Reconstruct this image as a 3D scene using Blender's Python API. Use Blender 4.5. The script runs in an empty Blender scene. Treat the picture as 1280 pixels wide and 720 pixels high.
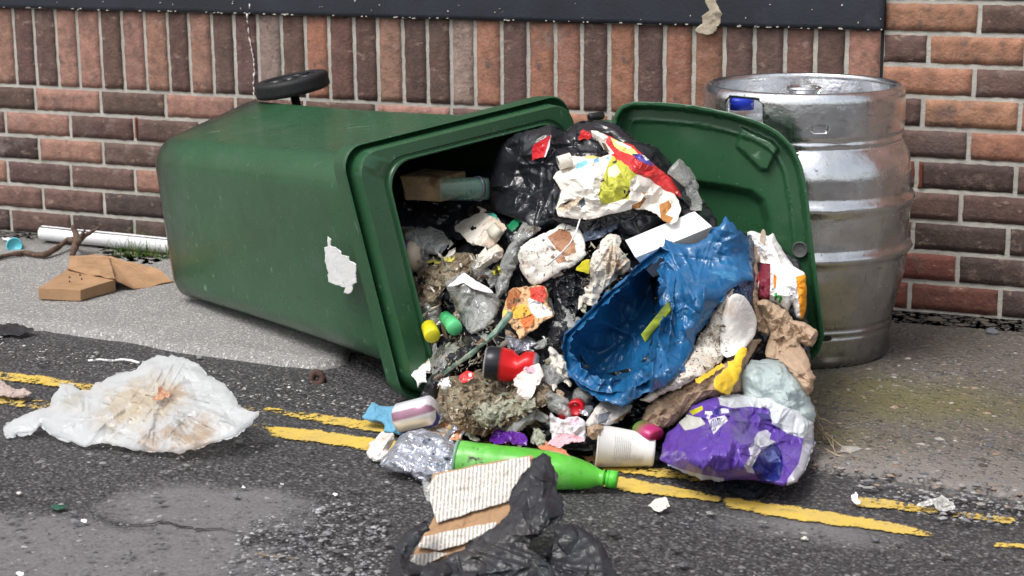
import bpy, bmesh, math, random
import numpy as np
from mathutils import Vector, Matrix, noise
from mathutils.geometry import delaunay_2d_cdt
S = bpy.context.scene
COL = S.collection
rng = np.random.default_rng(7)
random.seed(7)

# ------------------------------------------------------------------ camera
FPX, YAW, PITCH, ROLL = 2233.77, -0.4152, 0.2254, -0.0084
CAM = np.array([3.4823, -4.2896, 1.0504])
cyw, syw, cpt, spt = math.cos(YAW), math.sin(YAW), math.cos(PITCH), math.sin(PITCH)
F_ = np.array([syw*cpt, cyw*cpt, -spt]); R0 = np.array([cyw, -syw, 0.0]); U0 = np.cross(R0, F_)
R_ = R0*math.cos(ROLL) + U0*math.sin(ROLL); U_ = -R0*math.sin(ROLL) + U0*math.cos(ROLL)
cd = bpy.data.cameras.new('camera'); cam = bpy.data.objects.new('camera', cd); COL.objects.link(cam)
cd.sensor_width = 36; cd.lens = FPX/1280*36; cd.clip_start = 0.05; cd.clip_end = 300
m = Matrix(((R_[0], U_[0], -F_[0], CAM[0]), (R_[1], U_[1], -F_[1], CAM[1]), (R_[2], U_[2], -F_[2], CAM[2]), (0, 0, 0, 1)))
cam.matrix_world = m
cd.dof.use_dof = True; cd.dof.focus_distance = 3.75; cd.dof.aperture_fstop = 8.0
S.camera = cam

# ------------------------------------------------------------------ light
SUN_EL, SUN_AZ = math.radians(60), math.radians(208)      # azimuth of where the light comes from, measured from +Y clockwise
w = bpy.data.worlds.new('World'); S.world = w; w.use_nodes = True
nt = w.node_tree; nt.nodes.clear()
sky = nt.nodes.new('ShaderNodeTexSky'); sky.sky_type = 'NISHITA'; sky.sun_disc = False
sky.sun_elevation = SUN_EL; sky.sun_rotation = SUN_AZ; sky.air_density = 1.2; sky.dust_density = 4.0; sky.ozone_density = 1.0
hs = nt.nodes.new('ShaderNodeHueSaturation'); hs.inputs['Saturation'].default_value = 0.30
bg = nt.nodes.new('ShaderNodeBackground'); bg.inputs[1].default_value = 0.15
wo = nt.nodes.new('ShaderNodeOutputWorld')
nt.links.new(sky.outputs[0], hs.inputs['Color']); nt.links.new(hs.outputs[0], bg.inputs[0]); nt.links.new(bg.outputs[0], wo.inputs[0])
sd = bpy.data.lights.new('sun', 'SUN'); sun = bpy.data.objects.new('sun', sd); COL.objects.link(sun)
sd.energy = 1.4; sd.angle = math.radians(26); sd.color = (1.0, 0.97, 0.93)
sx = Vector((math.sin(SUN_AZ)*math.cos(SUN_EL), math.cos(SUN_AZ)*math.cos(SUN_EL), math.sin(SUN_EL)))
sun.rotation_euler = (-sx).to_track_quat('-Z', 'Y').to_euler()
S.view_settings.view_transform = 'Standard'; S.view_settings.look = 'None'
S.view_settings.gamma = 1; S.view_settings.use_curve_mapping = False
S.view_settings.exposure = 0.5
S.render.engine = 'CYCLES'
S.render.resolution_x, S.render.resolution_y = 1024, 576

# ------------------------------------------------------------------ placing helpers
def rays(px, py):
    px = np.asarray(px, float); py = np.asarray(py, float)
    return F_*FPX + R_*(px-640)[..., None] - U_*(py-360)[..., None]
def at_y(px, py, y):
    d = rays(px, py); t = (y-CAM[1])/d[..., 1]; return CAM + d*t[..., None]
def at_z(px, py, z=0.0):
    d = rays(px, py); t = (z-CAM[2])/d[..., 2]; return CAM + d*t[..., None]
def proj(P):
    d = np.asarray(P, float)-CAM; z = d@F_
    return np.stack([640+FPX*(d@R_)/z, 360-FPX*(d@U_)/z], -1)

def T(o, label=None, cat=None, group=None, kind=None):
    if label: o['label'] = label
    if cat: o['category'] = cat
    if group: o['group'] = group
    if kind: o['kind'] = kind
    return o
def empty(name, loc):
    o = bpy.data.objects.new(name, None); COL.objects.link(o); o.location = Vector(loc); o.empty_display_size = .05
    return o
def link(name, verts, faces, mat, parent=None, cols=None, smooth=True, origin=None, sharp=None):
    """verts in world space -> ONE mesh object; cols = per-vertex colour"""
    V = np.asarray(verts, float)
    if parent is not None: og = np.array(parent_world(parent))
    elif origin is not None: og = np.asarray(origin, float)
    else: og = np.array([V[:, 0].mean(), V[:, 1].mean(), V[:, 2].min()])
    me = bpy.data.meshes.new(name)
    me.from_pydata((V-og).tolist(), [], [tuple(int(i) for i in f) for f in faces])
    if cols is not None:
        ca = me.color_attributes.new('Col', 'FLOAT_COLOR', 'POINT')
        c = np.ones((len(V), 4)); c[:, :3] = cols; ca.data.foreach_set('color', c.ravel())
    me.materials.append(mat)
    bm = bmesh.new(); bm.from_mesh(me); bmesh.ops.recalc_face_normals(bm, faces=bm.faces); bm.to_mesh(me); bm.free()
    me.polygons.foreach_set('use_smooth', [smooth]*len(me.polygons)); me.update()
    if sharp: me.set_sharp_from_angle(angle=math.radians(sharp))
    o = bpy.data.objects.new(name, me); COL.objects.link(o)
    if parent is not None: o.parent = parent
    else: o.location = Vector(og)
    return o
def parent_world(p):
    v = Vector(p.location)
    while p.parent is not None:
        p = p.parent; v = v + Vector(p.location)
    return v
class MB:
    def __init__(s): s.v = []; s.f = []; s.c = []; s.n = 0
    def add(s, V, Fc, col=None):
        V = np.asarray(V, float); s.v.append(V); s.f += [tuple(i+s.n for i in f) for f in Fc]
        if col is not None:
            c = np.asarray(col, float); s.c.append(np.tile(c, (len(V), 1)) if c.ndim == 1 else c)
        s.n += len(V)
    def build(s, name, mat, parent=None, smooth=True, origin=None):
        return link(name, np.concatenate(s.v), s.f, mat, parent, np.concatenate(s.c) if s.c else None, smooth, origin)
def frame(A, B, up=(0, 0, 1)):
    A = np.asarray(A, float); B = np.asarray(B, float); z = B-A; L = np.linalg.norm(z); z = z/L
    up = np.asarray(up, float); x = np.cross(up, z)
    if np.linalg.norm(x) < 1e-4: x = np.cross([1, 0, 0], z)
    x /= np.linalg.norm(x); y = np.cross(z, x); return x, y, z, L
def lathe(A, B, prof, seg=40, dent=0, dscale=8, flat=1.0, seed=0, r2=None):
    """prof: list of (t along A->B in 0..1, radius m)"""
    x, y, z, L = frame(A, B); V = []; Fc = []
    n = len(prof)
    for t, r in prof:
        for k in range(seg):
            a = 2*math.pi*k/seg
            p = np.asarray(A)+z*L*t+(x*math.cos(a)*r+y*math.sin(a)*r*flat)
            if dent:
                q = Vector(p*dscale)+Vector((seed, 0, 0)); d = noise.noise(q)
                d2 = abs(noise.noise(q*2.3+Vector((9, 3, 1))))
                rad = (x*math.cos(a)+y*math.sin(a)); p = p+rad*dent*(d-d2*1.1)*(1 if r > 1e-5 else 0)
            V.append(p)
    for i in range(n-1):
        for k in range(seg):
            k2 = (k+1) % seg; Fc.append((i*seg+k, i*seg+k2, (i+1)*seg+k2, (i+1)*seg+k))
    return np.array(V), Fc
def tube(pts, rad, seg=8):
    pts = np.asarray(pts, float); n = len(pts); rad = np.broadcast_to(rad, (n,)); V = []; Fc = []
    for i in range(n):
        a = pts[max(i-1, 0)]; b = pts[min(i+1, n-1)]; x, y, z, L = frame(a, b)
        for k in range(seg):
            g = 2*math.pi*k/seg; V.append(pts[i]+rad[i]*(x*math.cos(g)+y*math.sin(g)))
    for i in range(n-1):
        for k in range(seg):
            k2 = (k+1) % seg; Fc.append((i*seg+k, i*seg+k2, (i+1)*seg+k2, (i+1)*seg+k))
    Fc.append(tuple(range(seg))[::-1]); Fc.append(tuple((n-1)*seg+k for k in range(seg)))
    return V, Fc

# ------------------------------------------------------------------ pile surface (world depth of the heap seen from the street)
CTL = np.array([(495, 240, -.86), (500, 330, -.96), (505, 430, -1.06), (525, 500, -1.18), (560, 240, -.80), (640, 190, -.84), (740, 165, -.78), (740, 250, -.92),
 (860, 220, -.80), (640, 330, -1.02), (740, 340, -1.03), (880, 300, -.93), (980, 290, -.84), (600, 450, -1.20), (740, 450, -1.17),
 (880, 400, -1.06), (990, 400, -.95), (580, 530, -1.33), (700, 530, -1.36), (850, 500, -1.24), (980, 500, -1.12), (560, 380, -1.08), (700, 590, -1.5), (900, 590, -1.4)])
def pile_y(px, py):
    px = np.asarray(px, float); py = np.asarray(py, float)
    d2 = (px[..., None]-CTL[:, 0])**2+(py[..., None]-CTL[:, 1])**2+400.0
    w_ = d2**-2.0; return (w_*CTL[:, 2]).sum(-1)/w_.sum(-1)
def D_pile(px, py):
    d = rays(px, py); t = (pile_y(px, py)-CAM[1])/d[..., 1]; tg = (0.012-CAM[2])/d[..., 2]
    return np.where(tg > 0, np.minimum(t, tg), t)
def D_y(y):
    def f(px, py):
        d = rays(px, py); return (y-CAM[1])/d[..., 1]
    return f
def D_plane(P0, n):
    P0 = np.asarray(P0, float); n = np.asarray(n, float)
    def f(px, py):
        d = rays(px, py); return ((P0-CAM)@n)/(d@n)
    return f
def D_ground(px0, py0, tilt=0, z=0.004, yaw=0):
    """plane hinged on the ground at the pixel, leaning back: 0 = flat on the ground, 90 = upright"""
    P0 = at_z(px0, py0, z); a = math.radians(tilt); v = math.radians(yaw)
    n = np.array([math.sin(a)*math.sin(v), -math.sin(a)*math.cos(v), math.cos(a)]); return D_plane(P0, n)

def inpoly(x, y, poly):
    p = np.asarray(poly, float); r = np.zeros(np.shape(x), bool); j = len(p)-1
    for i in range(len(p)):
        xi, yi, xj, yj = p[i, 0], p[i, 1], p[j, 0], p[j, 1]
        if yi != yj: r ^= ((yi > y) != (yj > y)) & (x < (xj-xi)*(y-yi)/(yj-yi)+xi)
        j = i
    return r
def segdist(x, y, poly, closed=True):
    p = np.asarray(poly, float); d = np.full(np.shape(x), 1e9); n = len(p)
    for i in range(n if closed else n-1):
        a = p[i]; b = p[(i+1) % n]; ab = b-a; L = (ab@ab)+1e-9
        t = np.clip(((x-a[0])*ab[0]+(y-a[1])*ab[1])/L, 0, 1)
        d = np.minimum(d, np.hypot(x-a[0]-t*ab[0], y-a[1]-t*ab[1]))
    return d
def smooth_poly(poly, step, closed=True, curve=True):
    p = np.asarray(poly, float); n = len(p); out = []
    for i in range(n):
        p0, p1, p2, p3 = p[(i-1) % n], p[i], p[(i+1) % n], p[(i+2) % n]
        k = max(1, int(round(np.hypot(*(p2-p1))/step)))
        for j in range(k):
            t = j/k
            if curve: out.append(.5*((2*p1)+(-p0+p2)*t+(2*p0-5*p1+4*p2-p3)*t*t+(-p0+3*p1-3*p2+p3)*t**3)*.6+.4*(p1+(p2-p1)*t))
            else: out.append(p1+(p2-p1)*t)
    return np.array(out)

def jag(poly, step, amp, seed=1):
    rg = np.random.default_rng(seed); p = smooth_poly(poly, step, curve=True); return [tuple(q) for q in p+rg.normal(0, amp, p.shape)]
def relief(name, poly, mat, depth=D_pile, layer=0.0, s=12, lv=2, bulge=0.0, bw=40, amp=0.003, folds=None, thick=0.0012, back=0.0,
           paint=None, base=(1, 1, 1), ej=1.0, curve=True, holes=None, hf=None, parent=None, seed=None, smooth=True, zmin=0.004, dec=.36, sharp=None):
    """a crumpled body: outline given where it is seen, laid on its own surface in space, crumpled, with a real back side"""
    rg = np.random.default_rng(seed if seed is not None else abs(int(poly[0][0]*31+poly[0][1]*17+len(poly)*7)))
    B = smooth_poly(poly, s*.8, curve=curve)
    if ej: B = B + rg.normal(0, ej, B.shape)
    pts = [Vector((float(a), float(b))) for a, b in B]; nb = len(pts); edges = [(i, (i+1) % nb) for i in range(nb)]
    for pl in (paint or [])+[(h, None) for h in (holes or [])]:
        q = smooth_poly(pl[0], s*.7, curve=False); k0 = len(pts)
        pts += [Vector((float(a), float(b))) for a, b in q]; edges += [(k0+i, k0+(i+1) % len(q)) for i in range(len(q))]
    x0, y0 = B.min(0); x1, y1 = B.max(0)
    gx, gy = np.meshgrid(np.arange(x0, x1, s), np.arange(y0, y1, s*.87)); gx = gx+(np.arange(gx.shape[0]) % 2)[:, None]*s*.5
    gx = (gx+rg.uniform(-.33, .33, gx.shape)*s).ravel(); gy = (gy+rg.uniform(-.33, .33, gy.shape)*s).ravel()
    ok = inpoly(gx, gy, B) & (segdist(gx, gy, B) > s*.35); pts += [Vector((float(a), float(b))) for a, b in zip(gx[ok], gy[ok])]
    v2, _, f2 = delaunay_2d_cdt(pts, edges, [], 0, 1e-4)[:3]
    P = np.array([(v.x, v.y) for v in v2]); tri = np.array([t for t in f2 if len(t) == 3])
    c = P[tri].mean(1); keep = inpoly(c[:, 0], c[:, 1], B)
    for h in (holes or []): keep &= ~inpoly(c[:, 0], c[:, 1], h)
    tri = tri[keep]; c = c[keep]
    tc = np.zeros(len(tri), int)
    for k, (pl, cc) in enumerate(paint or []): tc[inpoly(c[:, 0], c[:, 1], pl)] = k+1
    h = rg.normal(0, 1, len(P))*amp
    a_ = amp
    for l in range(lv):
        a_ *= dec; ed = {}; newP = []; newh = []; nt_ = []; ntc = []
        cnt = {}
        for t in tri:
            for i in range(3):
                e = (min(t[i], t[(i+1) % 3]), max(t[i], t[(i+1) % 3])); cnt[e] = cnt.get(e, 0)+1
        L0 = s/(2**(l+1)); base_n = len(P)
        for e, k in cnt.items():
            ed[e] = base_n+len(newP); mp = (P[e[0]]+P[e[1]])/2
            if k == 1 and ej: mp = mp+rg.normal(0, L0*.10*min(ej, 1.5), 2)
            newP.append(mp); newh.append((h[e[0]]+h[e[1]])/2+rg.normal(0, 1)*a_)
        g = lambda a, b: ed[(min(a, b), max(a, b))]
        for t, k in zip(tri, tc):
            a, b, cc = t; ab, bc, ca = g(a, b), g(b, cc), g(cc, a)
            nt_ += [(a, ab, ca), (ab, b, bc), (ca, bc, cc), (ab, bc, ca)]; ntc += [k]*4
        P = np.vstack([P, np.array(newP)]); h = np.concatenate([h, newh]); tri = np.array(nt_); tc = np.array(ntc)
    used = np.unique(tri); rm = -np.ones(len(P), int); rm[used] = np.arange(len(used)); P = P[used]; h = h[used]; tri = rm[tri]
    x, y = P[:, 0], P[:, 1]; dist = segdist(x, y, B)
    if folds:
        for K, ln, wd, am, focus in folds:
            for _ in range(K):
                while True:
                    q = np.array([rg.uniform(x0, x1), rg.uniform(y0, y1)])
                    if inpoly(q[0], q[1], B): break
                if focus is None: th = rg.uniform(0, math.pi)
                elif isinstance(focus, (int, float)): th = math.radians(focus)+rg.normal(0, .35)
                else: th = math.atan2(q[1]-focus[1], q[0]-focus[0])+rg.normal(0, .18)
                d_ = np.array([math.cos(th), math.sin(th)]); L = ln*rg.uniform(.5, 1.4); w2 = wd*rg.uniform(.5, 1.5)
                u = (x-q[0])*d_[0]+(y-q[1])*d_[1]; vv = -(x-q[0])*d_[1]+(y-q[1])*d_[0]; vv = vv+rg.normal(0, .25)*u*u/max(L, 1)*.6
                tap = np.clip(1-np.abs(u)/L, 0, 1)
                wl = w2*(.45+.55*tap)
                vs = np.where(vv*rg.choice([-1, 1]) > 0, np.abs(vv)/(wl*1.7), np.abs(vv)/(wl*.55)); h = h+am*rg.choice([1, 1, -1])*rg.uniform(.5, 1.3)*tap*np.exp(-vs)
    fade = np.clip(dist/(s*.8), .35 if back < .004 else .0, 1)
    pr = np.sqrt(np.clip(1-(1-np.clip(dist/bw, 0, 1))**2, 0, 1))
    off = layer+bulge*pr+h*fade
    if hf is not None: off = off+hf(x, y, dist)
    t = depth(x, y); d = rays(x, y); u = d/np.linalg.norm(d, axis=1)[:, None]
    Pf = CAM+d*t[:, None]-u*off[:, None]
    Pb = CAM+d*t[:, None]-u*(off-thick-(bulge*pr+np.maximum(h, 0)*0)*(1 if back else 0)-0)[:, None]+u*(back*pr)[:, None]
    Pf[:, 2] = np.maximum(Pf[:, 2], zmin+.0012); Pb[:, 2] = np.maximum(Pb[:, 2], zmin)
    n = len(P); cnt = {}
    for a in tri:
        for i in range(3):
            e = (a[i], a[(i+1) % 3]); cnt[e] = 1
    rim = [e for e in cnt if (e[1], e[0]) not in cnt]
    # paint needs sharp borders: colour per vertex, vertices split between colours on the front
    cols = None; V = np.vstack([Pf, Pb]); faces = [tuple(a) for a in tri]+[(a[2]+n, a[1]+n, a[0]+n) for a in tri]+[(a, b, b+n, a+n) for a, b in rim]
    o = link(name, V, faces, mat, parent, smooth=smooth)
    if sharp: o.data.set_sharp_from_angle(angle=math.radians(sharp))
    if paint is not None or base != (1, 1, 1):
        pal = [base]+[pc for _, pc in (paint or [])]
        me = o.data; ca = me.color_attributes.new('Col', 'FLOAT_COLOR', 'CORNER')
        arr = np.ones((len(me.loops), 4)); nf = len(tri)
        for pi, pg in enumerate(me.polygons):
            k = tc[pi] if pi < nf else (tc[pi-nf] if (pi < 2*nf and thick > .5) else 0)
            arr[pg.loop_start:pg.loop_start+pg.loop_total, :3] = pal[k]
        ca.data.foreach_set('color', arr.ravel())
    return o

# ------------------------------------------------------------------ materials
MC = {}
def mat(name, col=(.5, .5, .5), rough=.5, metal=0, spec=.5, var=.15, vscale=20, stains=(), bump=(60, .2, .002), crease=None, wrinkle=None, vcol=False,
        see=0, spots=(), crough=.03, transl=0, coat=0, ior=1.45, trans=0, rvar=.0, sheen=0):
    if name in MC: return MC[name]
    M = bpy.data.materials.new(name); MC[name] = M; M.use_nodes = True; nt = M.node_tree; N = nt.nodes; L = nt.links; N.clear()
    out = N.new('ShaderNodeOutputMaterial'); bs = N.new('ShaderNodeBsdfPrincipled')
    tc = N.new('ShaderNodeTexCoord'); co = tc.outputs['Object']
    def noi(scale, detail=4, rough_=.6, w_=0, v=None):
        n = N.new('ShaderNodeTexNoise'); n.inputs['Scale'].default_value = scale; n.inputs['Detail'].default_value = detail; n.inputs['Roughness'].default_value = rough_
        L.new(v or co, n.inputs['Vector']); return n
    def ramp(sock, lo, hi, a=0., b=1.):
        r = N.new('ShaderNodeMapRange'); r.inputs[1].default_value = lo; r.inputs[2].default_value = hi; r.inputs[3].default_value = a; r.inputs[4].default_value = b; L.new(sock, r.inputs[0]); return r.outputs[0]
    def mixc(fac, a, b, mode='MIX'):
        mx = N.new('ShaderNodeMix'); mx.data_type = 'RGBA'; mx.blend_type = mode
        for s_, v in ((mx.inputs[0], fac), (mx.inputs[6], a), (mx.inputs[7], b)):
            if isinstance(v, (int, float)): s_.default_value = v
            elif isinstance(v, tuple): s_.default_value = (*v[:3], 1)
            else: L.new(v, s_)
        return mx.outputs[2]
    if vcol:
        at = N.new('ShaderNodeAttribute'); at.attribute_name = 'Col'; c = at.outputs['Color']
        c = mixc(1.0, c, tuple(col), 'MULTIPLY')
    else:
        rgb = N.new('ShaderNodeRGB'); rgb.outputs[0].default_value = (*col, 1); c = rgb.outputs[0]
    if var:
        n = noi(vscale); f = ramp(n.outputs[0], .3, .7, 1-var, 1+var)
        vm = N.new('ShaderNodeVectorMath'); vm.operation = 'SCALE'; L.new(c, vm.inputs[0]); L.new(f, vm.inputs['Scale']); c = vm.outputs[0]
    for i, st in enumerate(stains):
        sc, lo, hi, stc = st[:4]
        mp = N.new('ShaderNodeMapping'); mp.inputs['Location'].default_value = (i*3.7+1, i*1.3, 2.1*i); L.new(co, mp.inputs[0])
        if len(st) > 4 and st[4]: mp.inputs['Scale'].default_value = st[4]
        n = noi(sc, 6, .65, v=mp.outputs[0]); c = mixc(ramp(n.outputs[0], lo, hi), c, stc)
    if spots:
        ge = N.new('ShaderNodeNewGeometry')
        for (pt, rad_, scol, samt) in spots:
            vd = N.new('ShaderNodeVectorMath'); vd.operation = 'DISTANCE'; L.new(ge.outputs['Position'], vd.inputs[0]); vd.inputs[1].default_value = tuple(pt)
            n = N.new('ShaderNodeTexNoise'); n.inputs['Scale'].default_value = 28; n.inputs['Detail'].default_value = 8; n.inputs['Roughness'].default_value = .72; L.new(ge.outputs['Position'], n.inputs['Vector'])
            ma = N.new('ShaderNodeMath'); ma.operation = 'MULTIPLY_ADD'; L.new(n.outputs[0], ma.inputs[0]); ma.inputs[1].default_value = rad_*3.2; L.new(vd.outputs['Value'], ma.inputs[2])
            c = mixc(ramp(ma.outputs[0], rad_*2.75, rad_*1.9, 0, samt), c, scol)
    L.new(c, bs.inputs['Base Color'])
    bs.inputs['Coat Roughness'].default_value = crough
    bs.inputs['Roughness'].default_value = rough; bs.inputs['Metallic'].default_value = metal
    bs.inputs['Specular IOR Level'].default_value = spec; bs.inputs['Coat Weight'].default_value = coat; bs.inputs['IOR'].default_value = ior
    bs.inputs['Transmission Weight'].default_value = trans
    if rvar:
        n = noi(25); L.new(ramp(n.outputs[0], .3, .7, max(rough-rvar, .03), rough+rvar), bs.inputs['Roughness'])
    nrm = None
    if bump:
        n = noi(bump[0], 5, .65); b = N.new('ShaderNodeBump'); b.inputs['Strength'].default_value = bump[1]; b.inputs['Distance'].default_value = bump[2]
        L.new(n.outputs[0], b.inputs['Height']); nrm = b.outputs[0]
    if crease:
        for sc, stg, ds in crease:
            n = noi(sc*.6, 2); vm = N.new('ShaderNodeMix'); vm.data_type = 'VECTOR'; vm.inputs[0].default_value = .12
            L.new(co, vm.inputs[4]); L.new(n.outputs['Color'], vm.inputs[5])
            v = N.new('ShaderNodeTexVoronoi'); v.feature = 'F1'; v.distance = 'EUCLIDEAN'; v.inputs['Scale'].default_value = sc; L.new(vm.outputs[1], v.inputs['Vector'])
            b = N.new('ShaderNodeBump'); b.inputs['Strength'].default_value = stg; b.inputs['Distance'].default_value = ds
            L.new(v.outputs['Distance'], b.inputs['Height'])
            if nrm: L.new(nrm, b.inputs['Normal'])
            nrm = b.outputs[0]
    for sc, stg, ds in (wrinkle or ()):
        n = noi(sc, 1.5, .5); n.inputs['Distortion'].default_value = 1.6
        m1 = N.new('ShaderNodeMath'); m1.operation = 'SUBTRACT'; L.new(n.outputs[0], m1.inputs[0]); m1.inputs[1].default_value = .5
        m2 = N.new('ShaderNodeMath'); m2.operation = 'ABSOLUTE'; L.new(m1.outputs[0], m2.inputs[0])
        hh_ = ramp(m2.outputs[0], 0, .16, 1, 0)
        b = N.new('ShaderNodeBump'); b.inputs['Strength'].default_value = stg; b.inputs['Distance'].default_value = ds
        L.new(hh_, b.inputs['Height'])
        if nrm: L.new(nrm, b.inputs['Normal'])
        nrm = b.outputs[0]
    if nrm: L.new(nrm, bs.inputs['Normal'])
    sh = bs.outputs[0]
    if transl:
        tl = N.new('ShaderNodeBsdfTranslucent'); L.new(c, tl.inputs[0]); mx = N.new('ShaderNodeMixShader'); mx.inputs[0].default_value = transl
        L.new(sh, mx.inputs[1]); L.new(tl.outputs[0], mx.inputs[2]); sh = mx.outputs[0]
    if see:
        tp = N.new('ShaderNodeBsdfTransparent'); mx = N.new('ShaderNodeMixShader'); mx.inputs[0].default_value = see
        L.new(sh, mx.inputs[1]); L.new(tp.outputs[0], mx.inputs[2]); sh = mx.outputs[0]
    L.new(sh, out.inputs[0]); return M
def bits(name, poly, n, size, cols, m_, depth=D_pile, layer=0.0, spread=.01, zmin=.004, flat=.5, seed=1, parent=None, elong=1.6):
    """many tiny irregular crumbs in one mesh"""
    rg = np.random.default_rng(seed); p = np.asarray(poly, float); x0, y0 = p.min(0); x1, y1 = p.max(0); mb = MB(); k = 0
    ico = [(0, 0, 1), (.9, 0, .3), (.2, .9, .2), (-.8, .5, .3), (-.7, -.6, .2), (.4, -.9, .3), (.1, .1, -.8)]
    fc = [(0, 1, 2), (0, 2, 3), (0, 3, 4), (0, 4, 5), (0, 5, 1), (6, 2, 1), (6, 3, 2), (6, 4, 3), (6, 5, 4), (6, 1, 5)]
    ico = np.array(ico)
    XY = []
    while len(XY) < n:
        q = rg.uniform((x0, y0), (x1, y1))
        if inpoly(q[0], q[1], p): XY.append(q)
    XY = np.array(XY); t = depth(XY[:, 0], XY[:, 1]); d = rays(XY[:, 0], XY[:, 1]); u = d/np.linalg.norm(d, axis=1)[:, None]
    C = CAM+d*t[:, None]-u*(layer+rg.uniform(0, 1, n)*spread)[:, None]
    for i in range(n):
        sz = size*rg.lognormal(0, .5); q = np.linalg.qr(rg.normal(0, 1, (3, 3)))[0]
        if depth is GROUND: q = np.array([[math.cos(i), math.sin(i), 0], [-math.sin(i), math.cos(i), 0], [0, 0, 1]])
        V = (ico*rg.uniform(.6, 1.3, ico.shape)*[sz*elong, sz, sz*flat])@q+C[i]; V[:, 2] = np.maximum(V[:, 2], zmin-.002 if zmin < .01 else zmin)
        mb.add(V, fc, np.array(cols[rg.integers(len(cols))])*rg.uniform(.7, 1.25))
    return mb.build(name, m_, parent, smooth=False)
def GROUND(px, py):
    d = rays(px, py); return (0.006-CAM[2])/d[..., 2]
def box_px(c4, m_, ext, name, parent=None, cols=None, bev=.002, amp=.001, sub=3):
    """box from four world corners of one face and an extrusion vector; bevelled"""
    c4 = np.asarray(c4, float); e = np.asarray(ext, float); V = np.vstack([c4, c4+e])
    Fc = [(0, 1, 2, 3), (7, 6, 5, 4), (0, 4, 5, 1), (1, 5, 6, 2), (2, 6, 7, 3), (3, 7, 4, 0)]
    bm = bmesh.new(); vs = [bm.verts.new(v) for v in V]
    for f in Fc: bm.faces.new([vs[i] for i in f])
    bmesh.ops.recalc_face_normals(bm, faces=bm.faces)
    bmesh.ops.bevel(bm, geom=bm.edges[:], offset=bev, segments=2, affect='EDGES', profile=.5)
    bmesh.ops.subdivide_edges(bm, edges=[e_ for e_ in bm.edges if e_.calc_length() > .02], cuts=sub, use_grid_fill=True)
    for v in bm.verts: v.co += Vector(noise.noise_vector(v.co*14))*amp
    bm.verts.index_update(); VV = [tuple(v.co) for v in bm.verts]; FF = [[v.index for v in f.verts] for f in bm.faces]; bm.free()
    return link(name, VV, FF, m_, parent, smooth=False)
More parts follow.
